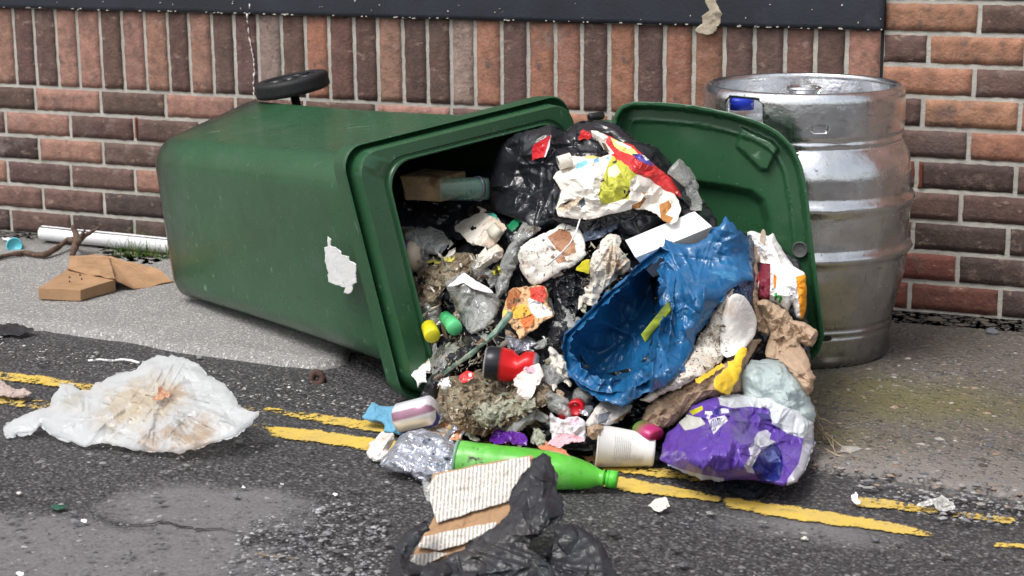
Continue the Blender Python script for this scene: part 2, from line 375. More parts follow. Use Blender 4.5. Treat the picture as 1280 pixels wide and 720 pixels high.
# ================================================================== SETTING
def nd(nt, t): return nt.nodes.new(t)
def ground_mat(name, kind):
    M = bpy.data.materials.new(name); M.use_nodes = True; nt = M.node_tree; N = nt.nodes; L = nt.links; bs = N['Principled BSDF']
    geo = N.new('ShaderNodeNewGeometry'); co = geo.outputs['Position']
    def noi(s, d=5, r=.6, v=None):
        n = N.new('ShaderNodeTexNoise'); n.inputs['Scale'].default_value = s; n.inputs['Detail'].default_value = d; n.inputs['Roughness'].default_value = r; L.new(v or co, n.inputs['Vector']); return n
    def vor(s, f='F1', v=None):
        n = N.new('ShaderNodeTexVoronoi'); n.feature = f; n.inputs['Scale'].default_value = s; L.new(v or co, n.inputs['Vector']); return n
    def rmp(sock, lo, hi, a=0., b=1.):
        r = N.new('ShaderNodeMapRange'); r.inputs[1].default_value = lo; r.inputs[2].default_value = hi; r.inputs[3].default_value = a; r.inputs[4].default_value = b; L.new(sock, r.inputs[0]); return r.outputs[0]
    def mth(op, a, b=None):
        n = N.new('ShaderNodeMath'); n.operation = op
        for i, v in enumerate((a, b)):
            if v is None: continue
            if isinstance(v, (int, float)): n.inputs[i].default_value = v
            else: L.new(v, n.inputs[i])
        return n.outputs[0]
    def mix(fac, a, b, mode='MIX'):
        mx = N.new('ShaderNodeMix'); mx.data_type = 'RGBA'; mx.blend_type = mode
        for s_, v in ((mx.inputs[0], fac), (mx.inputs[6], a), (mx.inputs[7], b)):
            if isinstance(v, (int, float)): s_.default_value = v
            elif isinstance(v, tuple): s_.default_value = (*v[:3], 1)
            else: L.new(v, s_)
        return mx.outputs[2]
    def spot(px, py, rx, ry, soft=.4, nz=.35):
        P = at_z(px, py, 0.0); mp = N.new('ShaderNodeMapping'); mp.vector_type = 'TEXTURE'; mp.inputs['Location'].default_value = tuple(P); mp.inputs['Scale'].default_value = (rx, ry, 1)
        L.new(co, mp.inputs[0]); ln = N.new('ShaderNodeVectorMath'); ln.operation = 'LENGTH'; L.new(mp.outputs[0], ln.inputs[0])
        n = noi(7, 6, .7); d = mth('ADD', ln.outputs['Value'], mth('MULTIPLY', mth('SUBTRACT', n.outputs[0], .5), nz*4)); return rmp(d, 1+soft/2, 1-soft/2)
    if kind == 'asphalt':
        v = vor(95); sc = N.new('ShaderNodeSeparateColor'); L.new(v.outputs['Color'], sc.inputs[0])
        stone = rmp(sc.outputs[0], .45, 1, .0, 1)
        edge = rmp(v.outputs['Distance'], .25, .55, 1, 0)
        st = mth('MULTIPLY', stone, edge)
        c = mix(noi(3).outputs[0], (.022, .021, .023), (.046, .044, .046))
        c = mix(mth('MULTIPLY', st, .75), c, mix(sc.outputs[1], (.07, .068, .07), (.27, .26, .26)))
        v2 = vor(230); sc2 = N.new('ShaderNodeSeparateColor'); L.new(v2.outputs['Color'], sc2.inputs[0])
        c = mix(mth('MULTIPLY', rmp(sc2.outputs[0], .72, .95), .6), c, (.17, .165, .165))
        pn = mth('MAXIMUM', mth('MAXIMUM', spot(255, 640, .17, .14), spot(20, 690, .30, .18)), mth('MAXIMUM', spot(205, 690, .26, .10), mth('MAXIMUM', spot(1010, 660, .12, .05, 1.2), mth('MULTIPLY', spot(1240, 612, .35, .05, 1.0), .5))))
        n2 = noi(1.1, 6, .7); pn = mth('MAXIMUM', pn, rmp(n2.outputs[0], .66, .74, 0, .5))
        c = mix(mth('MULTIPLY', pn, mth('ADD', .15, mth('MULTIPLY', noi(130).outputs[0], 1.25))), c, (.165, .160, .163))
        hgt = mth('ADD', mth('MULTIPLY', mth('MULTIPLY', mth('SUBTRACT', 1.0, pn), edge), 1.0), mth('MULTIPLY', noi(140).outputs[0], .6)); dist = .0035; stg = .9
        L.new(rmp(noi(30).outputs[0], .3, .7, .5, .85), bs.inputs['Roughness'])
    elif kind == 'concrete':
        c = mix(noi(2.5, 6).outputs[0], (.215, .21, .203), (.33, .322, .31))
        c = mix(rmp(noi(9, 8, .7).outputs[0], .52, .72), c, (.225, .218, .21))
        v = vor(260); sc = N.new('ShaderNodeSeparateColor'); L.new(v.outputs['Color'], sc.inputs[0])
        c = mix(mth('MULTIPLY', rmp(sc.outputs[0], .70, .9), .7), c, (.13, .125, .12)); c = mix(mth('MULTIPLY', rmp(sc.outputs[1], .86, .95), .8), c, (.62, .6, .57))
        sp = N.new('ShaderNodeSeparateXYZ'); L.new(co, sp.inputs[0])
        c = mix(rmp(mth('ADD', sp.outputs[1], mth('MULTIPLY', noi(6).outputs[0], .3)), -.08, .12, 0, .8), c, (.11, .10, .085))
        hgt = mth('ADD', mth('MULTIPLY', noi(150).outputs[0], 1.6), mth('MULTIPLY', noi(12).outputs[0], 1.5)); dist = .004; stg = .9
        bs.inputs['Roughness'].default_value = .8
    else:
        c = mix(noi(4, 6).outputs[0], (.055, .049, .042), (.165, .15, .13))
        v = vor(75); sc = N.new('ShaderNodeSeparateColor'); L.new(v.outputs['Color'], sc.inputs[0])
        edge = rmp(v.outputs['Distance'], .25, .5, 1, 0); st = mth('MULTIPLY', rmp(sc.outputs[0], .5, .7), edge)
        c = mix(mth('MULTIPLY', st, .9), c, mix(sc.outputs[1], (.045, .048, .06), (.24, .23, .225)))
        v3 = vor(38); sc3 = N.new('ShaderNodeSeparateColor'); L.new(v3.outputs['Color'], sc3.inputs[0]); st3 = mth('MULTIPLY', rmp(sc3.outputs[0], .62, .72), rmp(v3.outputs['Distance'], .22, .34, 1, 0)); c = mix(mth('MULTIPLY', st3, .9), c, mix(sc3.outputs[1], (.05, .055, .07), (.20, .195, .20)))
        v2 = vor(200); sc2 = N.new('ShaderNodeSeparateColor'); L.new(v2.outputs['Color'], sc2.inputs[0])
        c = mix(mth('MULTIPLY', rmp(sc2.outputs[0], .7, .9), .5), c, (.30, .24, .20))
        ms = mth('MAXIMUM', spot(1110, 500, .26, .14, 1.2, .5), spot(1040, 560, .12, .10, 1.0, .5))
        c = mix(mth('MULTIPLY', ms, .6), c, (.15, .135, .035))
        c = mix(rmp(noi(2.2).outputs[0], .5, .75, 0, .5), c, (.07, .062, .055))
        sp = N.new('ShaderNodeSeparateXYZ'); L.new(co, sp.inputs[0])
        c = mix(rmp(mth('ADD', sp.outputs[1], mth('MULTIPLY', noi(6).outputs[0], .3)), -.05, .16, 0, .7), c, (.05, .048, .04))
        c = mix(rmp(mth('ADD', sp.outputs[1], mth('MULTIPLY', noi(8).outputs[0], .12)), -.98, -1.10, 0, .75), c, (.21, .19, .18))
        hgt = mth('ADD', mth('ADD', st3, mth('MULTIPLY', st, 1.2)), mth('MULTIPLY', noi(110).outputs[0], 1.2)); dist = .006; stg = .9
        L.new(rmp(noi(20).outputs[0], .3, .7, .45, .85), bs.inputs['Roughness'])
    L.new(c, bs.inputs['Base Color'])
    b = N.new('ShaderNodeBump'); b.inputs['Strength'].default_value = stg; b.inputs['Distance'].default_value = dist; L.new(hgt, b.inputs['Height']); L.new(b.outputs[0], bs.inputs['Normal'])
    return M
M_asph = ground_mat('asphalt', 'asphalt'); M_conc = ground_mat('pavement_concrete', 'concrete'); M_agg = ground_mat('pavement_aggregate', 'agg')

def gridmesh(x0, x1, y0, y1, nx, ny, zf, name, m_, kind='structure'):
    xs = np.linspace(x0, x1, nx); ys = np.linspace(y0, y1, ny); V = [(x, y, zf(x, y)) for y in ys for x in xs]
    Fc = [(j*nx+i, j*nx+i+1, (j+1)*nx+i+1, (j+1)*nx+i) for j in range(ny-1) for i in range(nx-1)]
    return T(link(name, V, Fc, m_, origin=(0, 0, 0)), kind=kind)
def road_z(x, y):
    r = 0.0
    if -3 < x < 7 and -4 < y < .5: r = .0025*noise.noise(Vector((x*5, y*5, 0)))+.001*noise.noise(Vector((x*18, y*18, 4)))
    return r-.002
# one sheet to the horizon: fine middle, coarse surround
def sheet():
    xs = np.concatenate([[-120, -60, -20, -8], np.linspace(-3, 6, 301), [9, 20, 60, 120]]); ys = np.concatenate([[-120, -60, -20, -8], np.linspace(-3.2, .4, 121), [6, 30, 120]])
    nx, ny = len(xs), len(ys); V = [(x, y, road_z(x, y)) for y in ys for x in xs]
    Fc = [(j*nx+i, j*nx+i+1, (j+1)*nx+i+1, (j+1)*nx+i) for j in range(ny-1) for i in range(nx-1)]
    T(link('road', V, Fc, M_asph, origin=(0, 0, 0)), kind='structure')
sheet()
def slab(name, outline, z, m_, jit=.006, bevel=.012):
    """outline: world xy; ragged edge that slopes down to the road"""
    P = smooth_poly(outline, .03, curve=False); n = len(P)
    A = []
    for i, (x, y) in enumerate(P): q = Vector((x*9, y*9, 2)); A.append((x+jit*2.2*noise.noise(q)+jit*noise.noise(q*4), y+jit*2.2*noise.noise(q+Vector((5, 5, 0)))+jit*noise.noise(q*4+Vector((5, 5, 0)))))
    A = np.array(A); c = A.mean(0); nrm = np.roll(A, -1, 0)-np.roll(A, 1, 0); nrm = np.stack([nrm[:, 1], -nrm[:, 0]], 1); nrm /= np.linalg.norm(nrm, axis=1)[:, None]
    if ((A-c)*nrm).sum() < 0: nrm = -nrm
    B = A+nrm*bevel
    ring = [Vector(a) for a in A]; inner = []
    x0, y0 = A.min(0); x1, y1 = A.max(0)
    gx, gy = np.meshgrid(np.arange(x0, x1, .06), np.arange(y0, y1, .06)); gx = gx.ravel(); gy = gy.ravel()
    ok = inpoly(gx, gy, A) & (segdist(gx, gy, A) > .03)
    pts = ring+[Vector((float(a), float(b))) for a, b in zip(gx[ok], gy[ok])]
    v2, _, f2 = delaunay_2d_cdt(pts, [(i, (i+1) % n) for i in range(n)], [], 1, 1e-5)[:3]
    V = [(v.x, v.y, z+.002*noise.noise(Vector((v.x*4, v.y*4, 7)))) for v in v2]; Fc = [tuple(f) for f in f2]; k = len(V)
    V = V+[(b[0], b[1], -.006) for b in B]
    Fc += [(i, (i+1) % n, k+(i+1) % n, k+i) for i in range(n)]
    return T(link(name, V, Fc, m_, origin=(0, 0, 0)), kind='structure')
kl = [at_z(*q)[:2] for q in ((0, 407), (60, 413), (150, 425), (240, 441), (330, 453), (398, 461), (428, 455), (436, 440))]
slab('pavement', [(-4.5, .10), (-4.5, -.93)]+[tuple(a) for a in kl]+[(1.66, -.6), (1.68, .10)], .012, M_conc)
kr = [at_z(*q)[:2] for q in ((985, 575), (1040, 588), (1120, 598), (1200, 610), (1280, 623))]
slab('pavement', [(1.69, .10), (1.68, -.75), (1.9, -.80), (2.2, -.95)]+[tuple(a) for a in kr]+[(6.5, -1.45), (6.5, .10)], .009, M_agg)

# --- double yellow lines, worn
def paint_mat():
    M = bpy.data.materials.new('worn_yellow_paint'); M.use_nodes = True; nt = M.node_tree; N = nt.nodes; L = nt.links; bs = N['Principled BSDF']; out = N['Material Output']
    geo = N.new('ShaderNodeNewGeometry'); co = geo.outputs['Position']
    def noi(s, d=6, r=.7):
        n = N.new('ShaderNodeTexNoise'); n.inputs['Scale'].default_value = s; n.inputs['Detail'].default_value = d; n.inputs['Roughness'].default_value = r; L.new(co, n.inputs['Vector']); return n.outputs[0]
    r = N.new('ShaderNodeValToRGB'); r.color_ramp.elements[0].position = .3; r.color_ramp.elements[0].color = (.52, .38, .13, 1); r.color_ramp.elements[1].position = .62; r.color_ramp.elements[1].color = (.68, .47, .075, 1)
    L.new(noi(12), r.inputs[0])
    d = N.new('ShaderNodeMix'); d.data_type = 'RGBA'; mr = N.new('ShaderNodeMapRange'); mr.inputs[1].default_value = .55; mr.inputs[2].default_value = .72; L.new(noi(45), mr.inputs[0]); mr.inputs[4].default_value = .7
    L.new(mr.outputs[0], d.inputs[0]); L.new(r.outputs[0], d.inputs[6]); d.inputs[7].default_value = (.10, .085, .06, 1); L.new(d.outputs[2], bs.inputs['Base Color'])
    bs.inputs['Roughness'].default_value = .6
    # wear: edge attribute + noise
    at = N.new('ShaderNodeAttribute'); at.attribute_name = 'Col'
    a = N.new('ShaderNodeMath'); a.operation = 'ADD'; L.new(at.outputs['Fac'], a.inputs[0])
    b = N.new('ShaderNodeMath'); b.operation = 'MULTIPLY_ADD'; L.new(noi(28, 8, .75), b.inputs[0]); b.inputs[1].default_value = 2.6; b.inputs[2].default_value = -1.3; L.new(b.outputs[0], a.inputs[1])
    mr2 = N.new('ShaderNodeMapRange'); mr2.inputs[1].default_value = .42; mr2.inputs[2].default_value = .62; a2 = N.new('ShaderNodeMath'); a2.operation = 'MULTIPLY_ADD'; L.new(noi(130, 4, .6), a2.inputs[0]); a2.inputs[1].default_value = 1.3; a3 = N.new('ShaderNodeMath'); a3.operation = 'SUBTRACT'; L.new(a.outputs[0], a3.inputs[0]); a3.inputs[1].default_value = .74; L.new(a3.outputs[0], a2.inputs[2]); L.new(a2.outputs[0], mr2.inputs[0])
    tp = N.new('ShaderNodeBsdfTransparent'); mx = N.new('ShaderNodeMixShader'); L.new(mr2.outputs[0], mx.inputs[0]); L.new(tp.outputs[0], mx.inputs[1]); L.new(bs.outputs[0], mx.inputs[2]); L.new(mx.outputs[0], out.inputs[0])
    bp = N.new('ShaderNodeBump'); bp.inputs['Strength'].default_value = .8; bp.inputs['Distance'].default_value = .002; L.new(noi(150), bp.inputs['Height']); L.new(bp.outputs[0], bs.inputs['Normal'])
    return M
M_yel = paint_mat()
def stripe(pts):
    """pts: (px, py centre, half width px, solidity)"""
    pts = np.array(pts, float); xs = np.arange(pts[0, 0], pts[-1, 0]+1, 6.0); cy = np.interp(xs, pts[:, 0], pts[:, 1]); hw = np.interp(xs, pts[:, 0], pts[:, 2]); so = np.interp(xs, pts[:, 0], pts[:, 3])
    V = []; C = []; Fc = []; K = 9
    for i, x in enumerate(xs):
        for k in range(K):
            v = (k/(K-1)-.5)*2; q = at_z(x, cy[i]+v*hw[i]*.95, 0.0); V.append((q[0], q[1], road_z(q[0], q[1])+.0032))
            e = min(1, (1-abs(v))*2.2); C.append([so[i]*e]*3)
    for i in range(len(xs)-1):
        for k in range(K-1): Fc.append((i*K+k, (i+1)*K+k, (i+1)*K+k+1, i*K+k+1))
    T(link('yellow_line', V, Fc, M_yel, origin=(0, 0, 0), cols=np.array(C)), kind='structure')
stripe([(-260, 436, 7, .9), (0, 470, 8, .75), (60, 477, 8, .8), (120, 486, 9, .55), (200, 496, 9, .25), (300, 511, 7, .2), (330, 513, 6, .5), (400, 524, 8, .75), (470, 534, 9, .85), (560, 550, 11, .7), (700, 572, 10, .6), (780, 586, 9, .75), (850, 594, 8, .6), (960, 610, 7, .12), (1062, 625, 7, .1), (1072, 628, 8, 1.05), (1110, 631, 8, 1.0), (1150, 637, 7, .7), (1190, 643, 6, .35), (1212, 645, 6, .6), (1262, 651, 6, .9), (1275, 652, 5, .3), (1500, 684, 5, .5)])
stripe([(-260, 466, 7, .8), (0, 500, 8, .65), (60, 508, 9, .5), (130, 516, 9, .3), (250, 530, 9, .2), (325, 538, 9, .2), (345, 541, 9, .95), (400, 546, 10, 1.1), (470, 557, 11, 1.1), (560, 570, 11, .9), (700, 592, 10, .9), (790, 607, 11, 1.1), (850, 616, 9, 1.0), (896, 625, 6, .9), (902, 626, 5, .25), (908, 629, 8, 1.0), (1000, 643, 11, 1.1), (1080, 654, 10, 1.1), (1140, 664, 7, .9), (1166, 669, 4, .5), (1175, 671, 4, 0), (1235, 682, 3, .0), (1245, 682, 4, .8), (1280, 684, 4, .8), (1500, 716, 5, .5)])

# --- brick wall
M_brick = mat('brick', rough=.85, vcol=True, var=.30, vscale=38, stains=((150, .58, .72, (.10, .07, .06)), (60, .58, .78, (.36, .25, .20), (.5, 1, 1)), (28, .58, .70, (.13, .085, .07)), (7, .56, .78, (.12, .085, .075)), (5, .60, .80, (.34, .27, .24))), bump=(110, 1.0, .0035))
M_mort = mat('mortar', (.43, .41, .365), rough=.9, var=.18, vscale=12, stains=((25, .60, .75, (.24, .23, .19)), (5, .62, .75, (.20, .20, .14)), (3.5, .62, .72, (.5, .48, .44))), bump=(130, .9, .003))
PAL = {'p': (.60, .325, .245), 'o': (.60, .285, .185), 'd': (.225, .132, .110), 'k': (.130, .090, .078), 'r': (.34, .120, .085), 'l': (.56, .42, .34), 'b': (.30, .16, .128)}
wall = empty('brick_wall', (1.6, 0, 0))
T(wall, 'red and brown brick wall with a row of upright bricks under a dark painted band', 'wall')
bm_ = MB()
def brick(x0, x1, z0, z1, col, prot=.0):
    w_, h_ = x1-x0, z1-z0; nx = max(2, int(round(w_/.016))); nz = max(2, int(round(h_/.016))); V = []; Fc = []
    sd_ = Vector((x0*7, z0*5, 3)); y0 = -.0062-random.uniform(0, .0018)-prot
    tw = random.uniform(-.0012, .0012)
    lay = []
    for ring_y, ins in ((0.02, .0), (y0+.0035, .0), (y0+.0008, .0015), (y0, .005)):
        row = []
        for j in range(nz+1):
            for i in range(nx+1):
                u, v = i/nx, j/nz
                lay.append(0)
    # front grid, edges pushed back and roughened
    for j in range(nz+1):
        for i in range(nx+1):
            u, v = i/nx, j/nz; x = x0+u*w_; z = z0+v*h_; e = min(i, nx-i, j, nz-j)
            nn = noise.noise(Vector((x*60, 0, z*60))+sd_); n2 = noise.noise(Vector((x*25, 5, z*25)))
            if e == 0:
                x += (.0022*nn)*(1 if i in (0, nx) else 0); z += (.0022*nn)*(1 if j in (0, nz) else 0)
                y = y0+.0022+.0008*nn
            else: y = y0+.0012*nn+.0012*n2+tw*(u-.5)
            V.append((x, y, z))
    g = lambda i, j: j*(nx+1)+i
    for j in range(nz):
        for i in range(nx): Fc.append((g(i, j), g(i+1, j), g(i+1, j+1), g(i, j+1)))
    ring = [g(i, 0) for i in range(nx+1)]+[g(nx, j) for j in range(1, nz+1)]+[g(i, nz) for i in range(nx-1, -1, -1)]+[g(0, j) for j in range(nz-1, 0, -1)]
    k = len(V)
    for r in ring: V.append((V[r][0], .01, V[r][2]))
    n = len(ring); Fc += [(ring[i], ring[(i+1) % n], k+(i+1) % n, k+i) for i in range(n)]
    bm_.add(V, Fc, np.array(PAL[col])*np.array([random.uniform(.86, 1.14)]*3)*np.array([random.uniform(.95, 1.05) for _ in range(3)]))
XJ = lambda px, py: float(at_y(px, py, 0.0)[0])
XE = XJ(1103, 60)                                     # end of the panel / movement joint
G = .0057
# soldiers
seq = 'pddppdppdpdbldoddd'+'dpddlodoodpdo'+'pdbdbo'
sx_ = [XJ(px, 75) for px in [21, 46.2, 73.6, 100, 128.5, 155.6, 184, 212.5, 238.9, 267.4, 295.1, 324.7, 354, 383.7, 413, 444.3, 473.8, 505, 535.6, 565, 595, 628, 661, 695, 728, 762, 796, 831.5, 867.8, 906, 943.5, 981.7, 1019.5, 1058.7]]
seq = 'ddppdppdpddldobdpddlodoododooddbdp'
xs_ = [sx_[0]-.075*k for k in range(40, 0, -1)]+sx_+[XE-.004]
cols_ = ''.join(random.choice('pddpodb') for _ in range(39))+'p'+seq+'ddd'
for i in range(len(xs_)-1): brick(xs_[i]+G, xs_[i+1]-(G if i < len(xs_)-2 else 0), .46+G-.001, .688, cols_[i % len(cols_)])
def course(z0, joints, cs, xmin, xmax):
    J = list(joints)
    while J[0] > xmin: J.insert(0, J[0]-.225)
    n0 = len(J)-len(joints)
    while J[-1] < xmax: J.append(J[-1]+.225)
    for i in range(len(J)-1):
        a, b = max(J[i], xmin), min(J[i+1], xmax)
        if b-a < .03: continue
        k = i-n0+1                 # index into cs: cs[0] is the brick left of the first joint
        c = cs[k] if 0 <= k < len(cs) else random.choice('ddbpkdo' if z0 > .2 else 'kddkb')
        brick(a+(G if a > xmin else .001), b-(G if b < xmax else .001), z0+G, z0+.075-G, c)
XM = XJ(1101, 200)
rowsL = [(.385, [XJ(45, 120), XJ(127, 125), XJ(208, 128), XJ(295, 133)], 'dpdpddpd'), (.31, [XJ(8, 150), XJ(89, 153), XJ(169, 160)], 'dpddpd'), (.235, [XJ(50, 184), XJ(130, 190)], 'kpdd'),
         (.16, [XJ(11, 215), XJ(90, 220), XJ(170, 225)], 'pddpk'), (.085, [XJ(55, 244), XJ(131, 248)], 'bdkd'), (.01, [XJ(15, 272), XJ(91, 278)], 'kdkk')]
rowsR = [(.385, [XJ(1211, 185)], 'doo'), (.31, [XJ(1146, 215), XJ(1270, 225)], 'rkd'), (.235, [XJ(1201, 263)], 'ddk'), (.16, [XJ(1260, 302)], 'kkd'), (.085, [XJ(1197, 342)], 'rkk'), (.01, [XJ(1137, 380), XJ(1250, 385)], 'rrkk')]
for (z0, j, c), (zr, jr, cr) in zip(rowsL, rowsR):
    course(z0, j, c, -2.2, XM); course(zr, jr, cr, XM, 5.2)
course(-.065, [1.0], 'kk', -2.2, 5.2)
for z0, jr, cr in ((.46, [XJ(1154, 140)], 'doo'), (.535, [XJ(1218, 105)], 'odo'), (.61, [XJ(1161, 66)], 'doo'), (.685, [XJ(1225, 27)], 'odd'), (.76, [XJ(1165, -8)], 'bdo'), (.835, [2.7], 'dpo')):
    course(z0, jr, cr, XE+.005, 5.2)
bm_.build('bricks', M_brick, wall)
mo = MB()
nx = 420; nz = 66; xs = np.linspace(-2.2, 5.2, nx); zs = np.linspace(-.05, .91, nz)
V = [(x, -.0028-.0011*noise.noise(Vector((x*40, 0, z*40)))-.0008*noise.noise(Vector((x*9, 3, z*9))), z) for z in zs for x in xs]
mo.add(V, [(j*nx+i, j*nx+i+1, (j+1)*nx+i+1, (j+1)*nx+i) for j in range(nz-1) for i in range(nx-1)])
mo.build('mortar', M_mort, wall)
# plain brick field above and beside what the photograph shows
MBf = bpy.data.materials.new('brick_field'); MBf.use_nodes = True; nt = MBf.node_tree; bt = nt.nodes.new('ShaderNodeTexBrick'); ge = nt.nodes.new('ShaderNodeNewGeometry'); mp = nt.nodes.new('ShaderNodeMapping')
mp.inputs['Rotation'].default_value = (math.radians(-90), 0, 0)
nt.links.new(ge.outputs['Position'], mp.inputs[0]); nt.links.new(mp.outputs[0], bt.inputs['Vector']); nt.links.new(bt.outputs[0], nt.nodes['Principled BSDF'].inputs['Base Color'])
bt.inputs['Scale'].default_value = 1; bt.inputs['Brick Width'].default_value = .225; bt.inputs['Row Height'].default_value = .075; bt.inputs['Mortar Size'].default_value = .005
bt.inputs['Color1'].default_value = (.40, .17, .12, 1); bt.inputs['Color2'].default_value = (.12, .075, .065, 1); bt.inputs['Mortar'].default_value = (.40, .38, .34, 1); nt.nodes['Principled BSDF'].inputs['Roughness'].default_value = .9
def slabbox(x0, x1, y0, y1, z0, z1):
    V = [(x, y, z) for z in (z0, z1) for y in (y0, y1) for x in (x0, x1)]; return V, [(0, 1, 3, 2), (4, 6, 7, 5), (0, 4, 5, 1), (2, 3, 7, 6), (0, 2, 6, 4), (1, 5, 7, 3)]
q = MB()
for b in ((-14, -2.2, -.004, .3, -.05, 2.9), (5.2, 14, -.004, .3, -.05, 2.9), (-2.2, 5.2, -.004, .3, .911, 2.9), (-2.2, 5.2, .012, .3, -.05, .911)): q.add(*slabbox(*b))
q.build('brick_field', MBf, wall, smooth=False)
# dark painted band
M_band = mat('dark_painted_render', (.022, .026, .036), rough=.55, var=.25, vscale=6, stains=((9, .60, .80, (.045, .05, .062)), (140, .70, .76, (.25, .23, .2)), (30, .73, .77, (.32, .3, .27))), bump=(120, .45, .002))
zb0, zb1 = .690, 1.35; nx = 300; xs = np.linspace(-2.2, XE+.006, nx); V = []; K = 5
prof = [(.0, zb0+.003), (-.016, zb0), (-.021, zb0+.004), (-.022, zb0+.012), (-.022, zb0+.12), (-.022, zb1), (.0, zb1)]
for x in xs:
    for y, z in prof: V.append((x, y-.0012*noise.noise(Vector((x*12, z*12, 0))), z+(.0022*noise.noise(Vector((x*6, 0, 0)))+.001*noise.noise(Vector((x*50, 0, 0))) if z < .72 else 0)))
K = len(prof); Fc = [(i*K+k, (i+1)*K+k, (i+1)*K+k+1, i*K+k+1) for i in range(nx-1) for k in range(K-1)]+[tuple(range(K)), tuple((nx-1)*K+k for k in range(K))]
band = link('painted_band', V, Fc, M_band, wall)
M_chip = mat('bare_render', (.42, .36, .27), rough=.9, var=.3, vscale=40, stains=((30, .58, .70, (.18, .15, .11)),), bump=(90, .8, .003))
relief('flaked_patch', [(880, -12), (890, -12), (897, 4), (902, 16), (898, 34), (890, 42), (874, 41), (868, 36), (878, 30), (876, 20), (884, 12)], M_chip, D_y(-.0228), 0, s=6, lv=2, amp=.0002, thick=.0012, ej=1.3, parent=wall)
M_edge = mat('chipped_paint_edge', (.55, .52, .46), rough=.8, var=.3, vscale=30)
rg = np.random.default_rng(3); ch = MB()
for k in range(90):
    x = rg.uniform(-.3, XE); l = rg.uniform(.002, .009); z = zb0+rg.uniform(0, .003); V, Fc = slabbox(x, x+l, -.0235, -.016, z, z+rg.uniform(.001, .0025)); ch.add(V, Fc)
for k in range(70):
    x = rg.uniform(-.3, XE); z = zb0+rg.uniform(.01, .10)**1; l = rg.uniform(.001, .004); V, Fc = slabbox(x, x+l, -.0242, -.022, z, z+rg.uniform(.001, .004)); ch.add(V, Fc)
ch.build('paint_chips', M_edge, wall, smooth=False)
# limewash drip on the wall
M_drip = mat('white_drip', (.72, .70, .66), rough=.7)
dp = MB()
pp = [(309, 14), (310, 30), (311, 45), (314, 60), (317, 75), (318, 90), (317, 105), (317.5, 128)]
V, Fc = tube([at_y(a, b, -.0095) for a, b in smooth_poly(pp, 3)[:-30]] if False else [at_y(a+rg.normal(0, .4), b, -.0105) for a, b in zip(np.interp(np.arange(14, 128, 3), [p_[1] for p_ in pp], [p_[0] for p_ in pp]), np.arange(14, 128, 3))], [abs(.0014*math.sin(i*.9)+.0011*math.cos(i*2.3))+.0004 for i in range(38)], 6); dp.add(V, Fc)
for (a, b, r) in ((312, 8, .002), (309, 20, .003), (318, 112, .003), (317, 95, .002)):
    V, Fc = tube([at_y(a, b-3, -.024 if b < 22 else -.0105), at_y(a, b+3, -.024 if b < 22 else -.0105)], [r, r*.7], 6); dp.add(V, Fc)
dp.build('paint_drip', M_drip, wall)
M_dark = mat('dark_gap', (.012, .01, .01), rough=.9)
V, Fc = slabbox(XE-.003, XE+.004, -.0052, .01, .46, .69); link('movement_joint', V, Fc, M_dark, wall, smooth=False)
M_weep = mat('red_plastic_vent', (.20, .05, .035), rough=.6)
for (a, b, n_) in ((170, 160, 6), (1151, 219, 7)):
    mb = MB(); c0 = at_y(a, b, -.009)
    for k in range(n_*2):
        V, Fc = slabbox(c0[0]-.004, c0[0]+.003, -.0105, .0, c0[2]-.028+k*.056/(n_*2), c0[2]-.028+k*.056/(n_*2)+.0025); mb.add(V, Fc)
    V, Fc = slabbox(c0[0]-.005, c0[0]+.004, -.006, .0, c0[2]-.03, c0[2]+.03); mb.add(V, Fc)
    mb.build('weep_vent', M_weep, wall, smooth=False)

cr = [(118, 648), (150, 655), (178, 657), (205, 653), (228, 659), (256, 663), (276, 661), (300, 668), (322, 665)]
V = []; n_ = 60; xs = np.linspace(118, 322, n_); ys = np.interp(xs, [q[0] for q in cr], [q[1] for q in cr])
for k in range(n_):
    w2 = (.7+.8*abs(noise.noise(Vector((k*.4, 1, 1)))))*math.sin(math.pi*(k+.5)/n_); yy = ys[k]+1.6*noise.noise(Vector((k*.5, 4, 2)))
    for s_ in (-1, 1): q = at_z(xs[k], yy+s_*w2, 0); V.append((q[0], q[1], road_z(q[0], q[1])+.0035))
T(link('road_crack', V, [(2*k, 2*k+2, 2*k+3, 2*k+1) for k in range(n_-1)], M_dark, origin=(0, 0, 0)), kind='structure')
# ================================================================== WHEELIE BIN
root = empty('wheelie_bin', at_z(360, 420, 0.0))
T(root, 'green wheelie bin lying on its side with its lid flung open and rubbish spilling out', 'wheelie bin')
M_grn = mat('green_bin_plastic', (.023, .084, .036), rough=.32, coat=.22, crough=.14, var=.12, vscale=5, spec=.5, rvar=.08,
            stains=((5, .56, .80, (.060, .105, .068)), (70, .70, .76, (.16, .26, .18), (.35, 1, 1)), (240, .68, .71, (.45, .52, .45)), (90, .64, .72, (.16, .24, .17), (.1, 1, .25)), (14, .68, .80, (.03, .045, .03)), (30, .72, .76, (.10, .17, .11), (1, .2, .25))), bump=(260, .22, .001))
cb = {(0, 0): at_z(216, 376, .014), (0, 1): at_y(186, 181, -.604), (1, 0): np.array([1.075, -.235, .05]), (1, 1): at_y(324, 117, -.277)}
cr_ = {(0, 0): at_z(513, 512, .003), (0, 1): at_y(430, 186, -1.208), (1, 0): np.array([2.13, -.64, .04]), (1, 1): at_y(720, 115, -.70)}
def BP(s, u, v):
    g = lambda c: (c[(0, 0)]*(1-u)*(1-v)+c[(1, 0)]*u*(1-v)+c[(0, 1)]*(1-u)*v+c[(1, 1)]*u*v)
    return g(cb)*(1-s)+g(cr_)*s
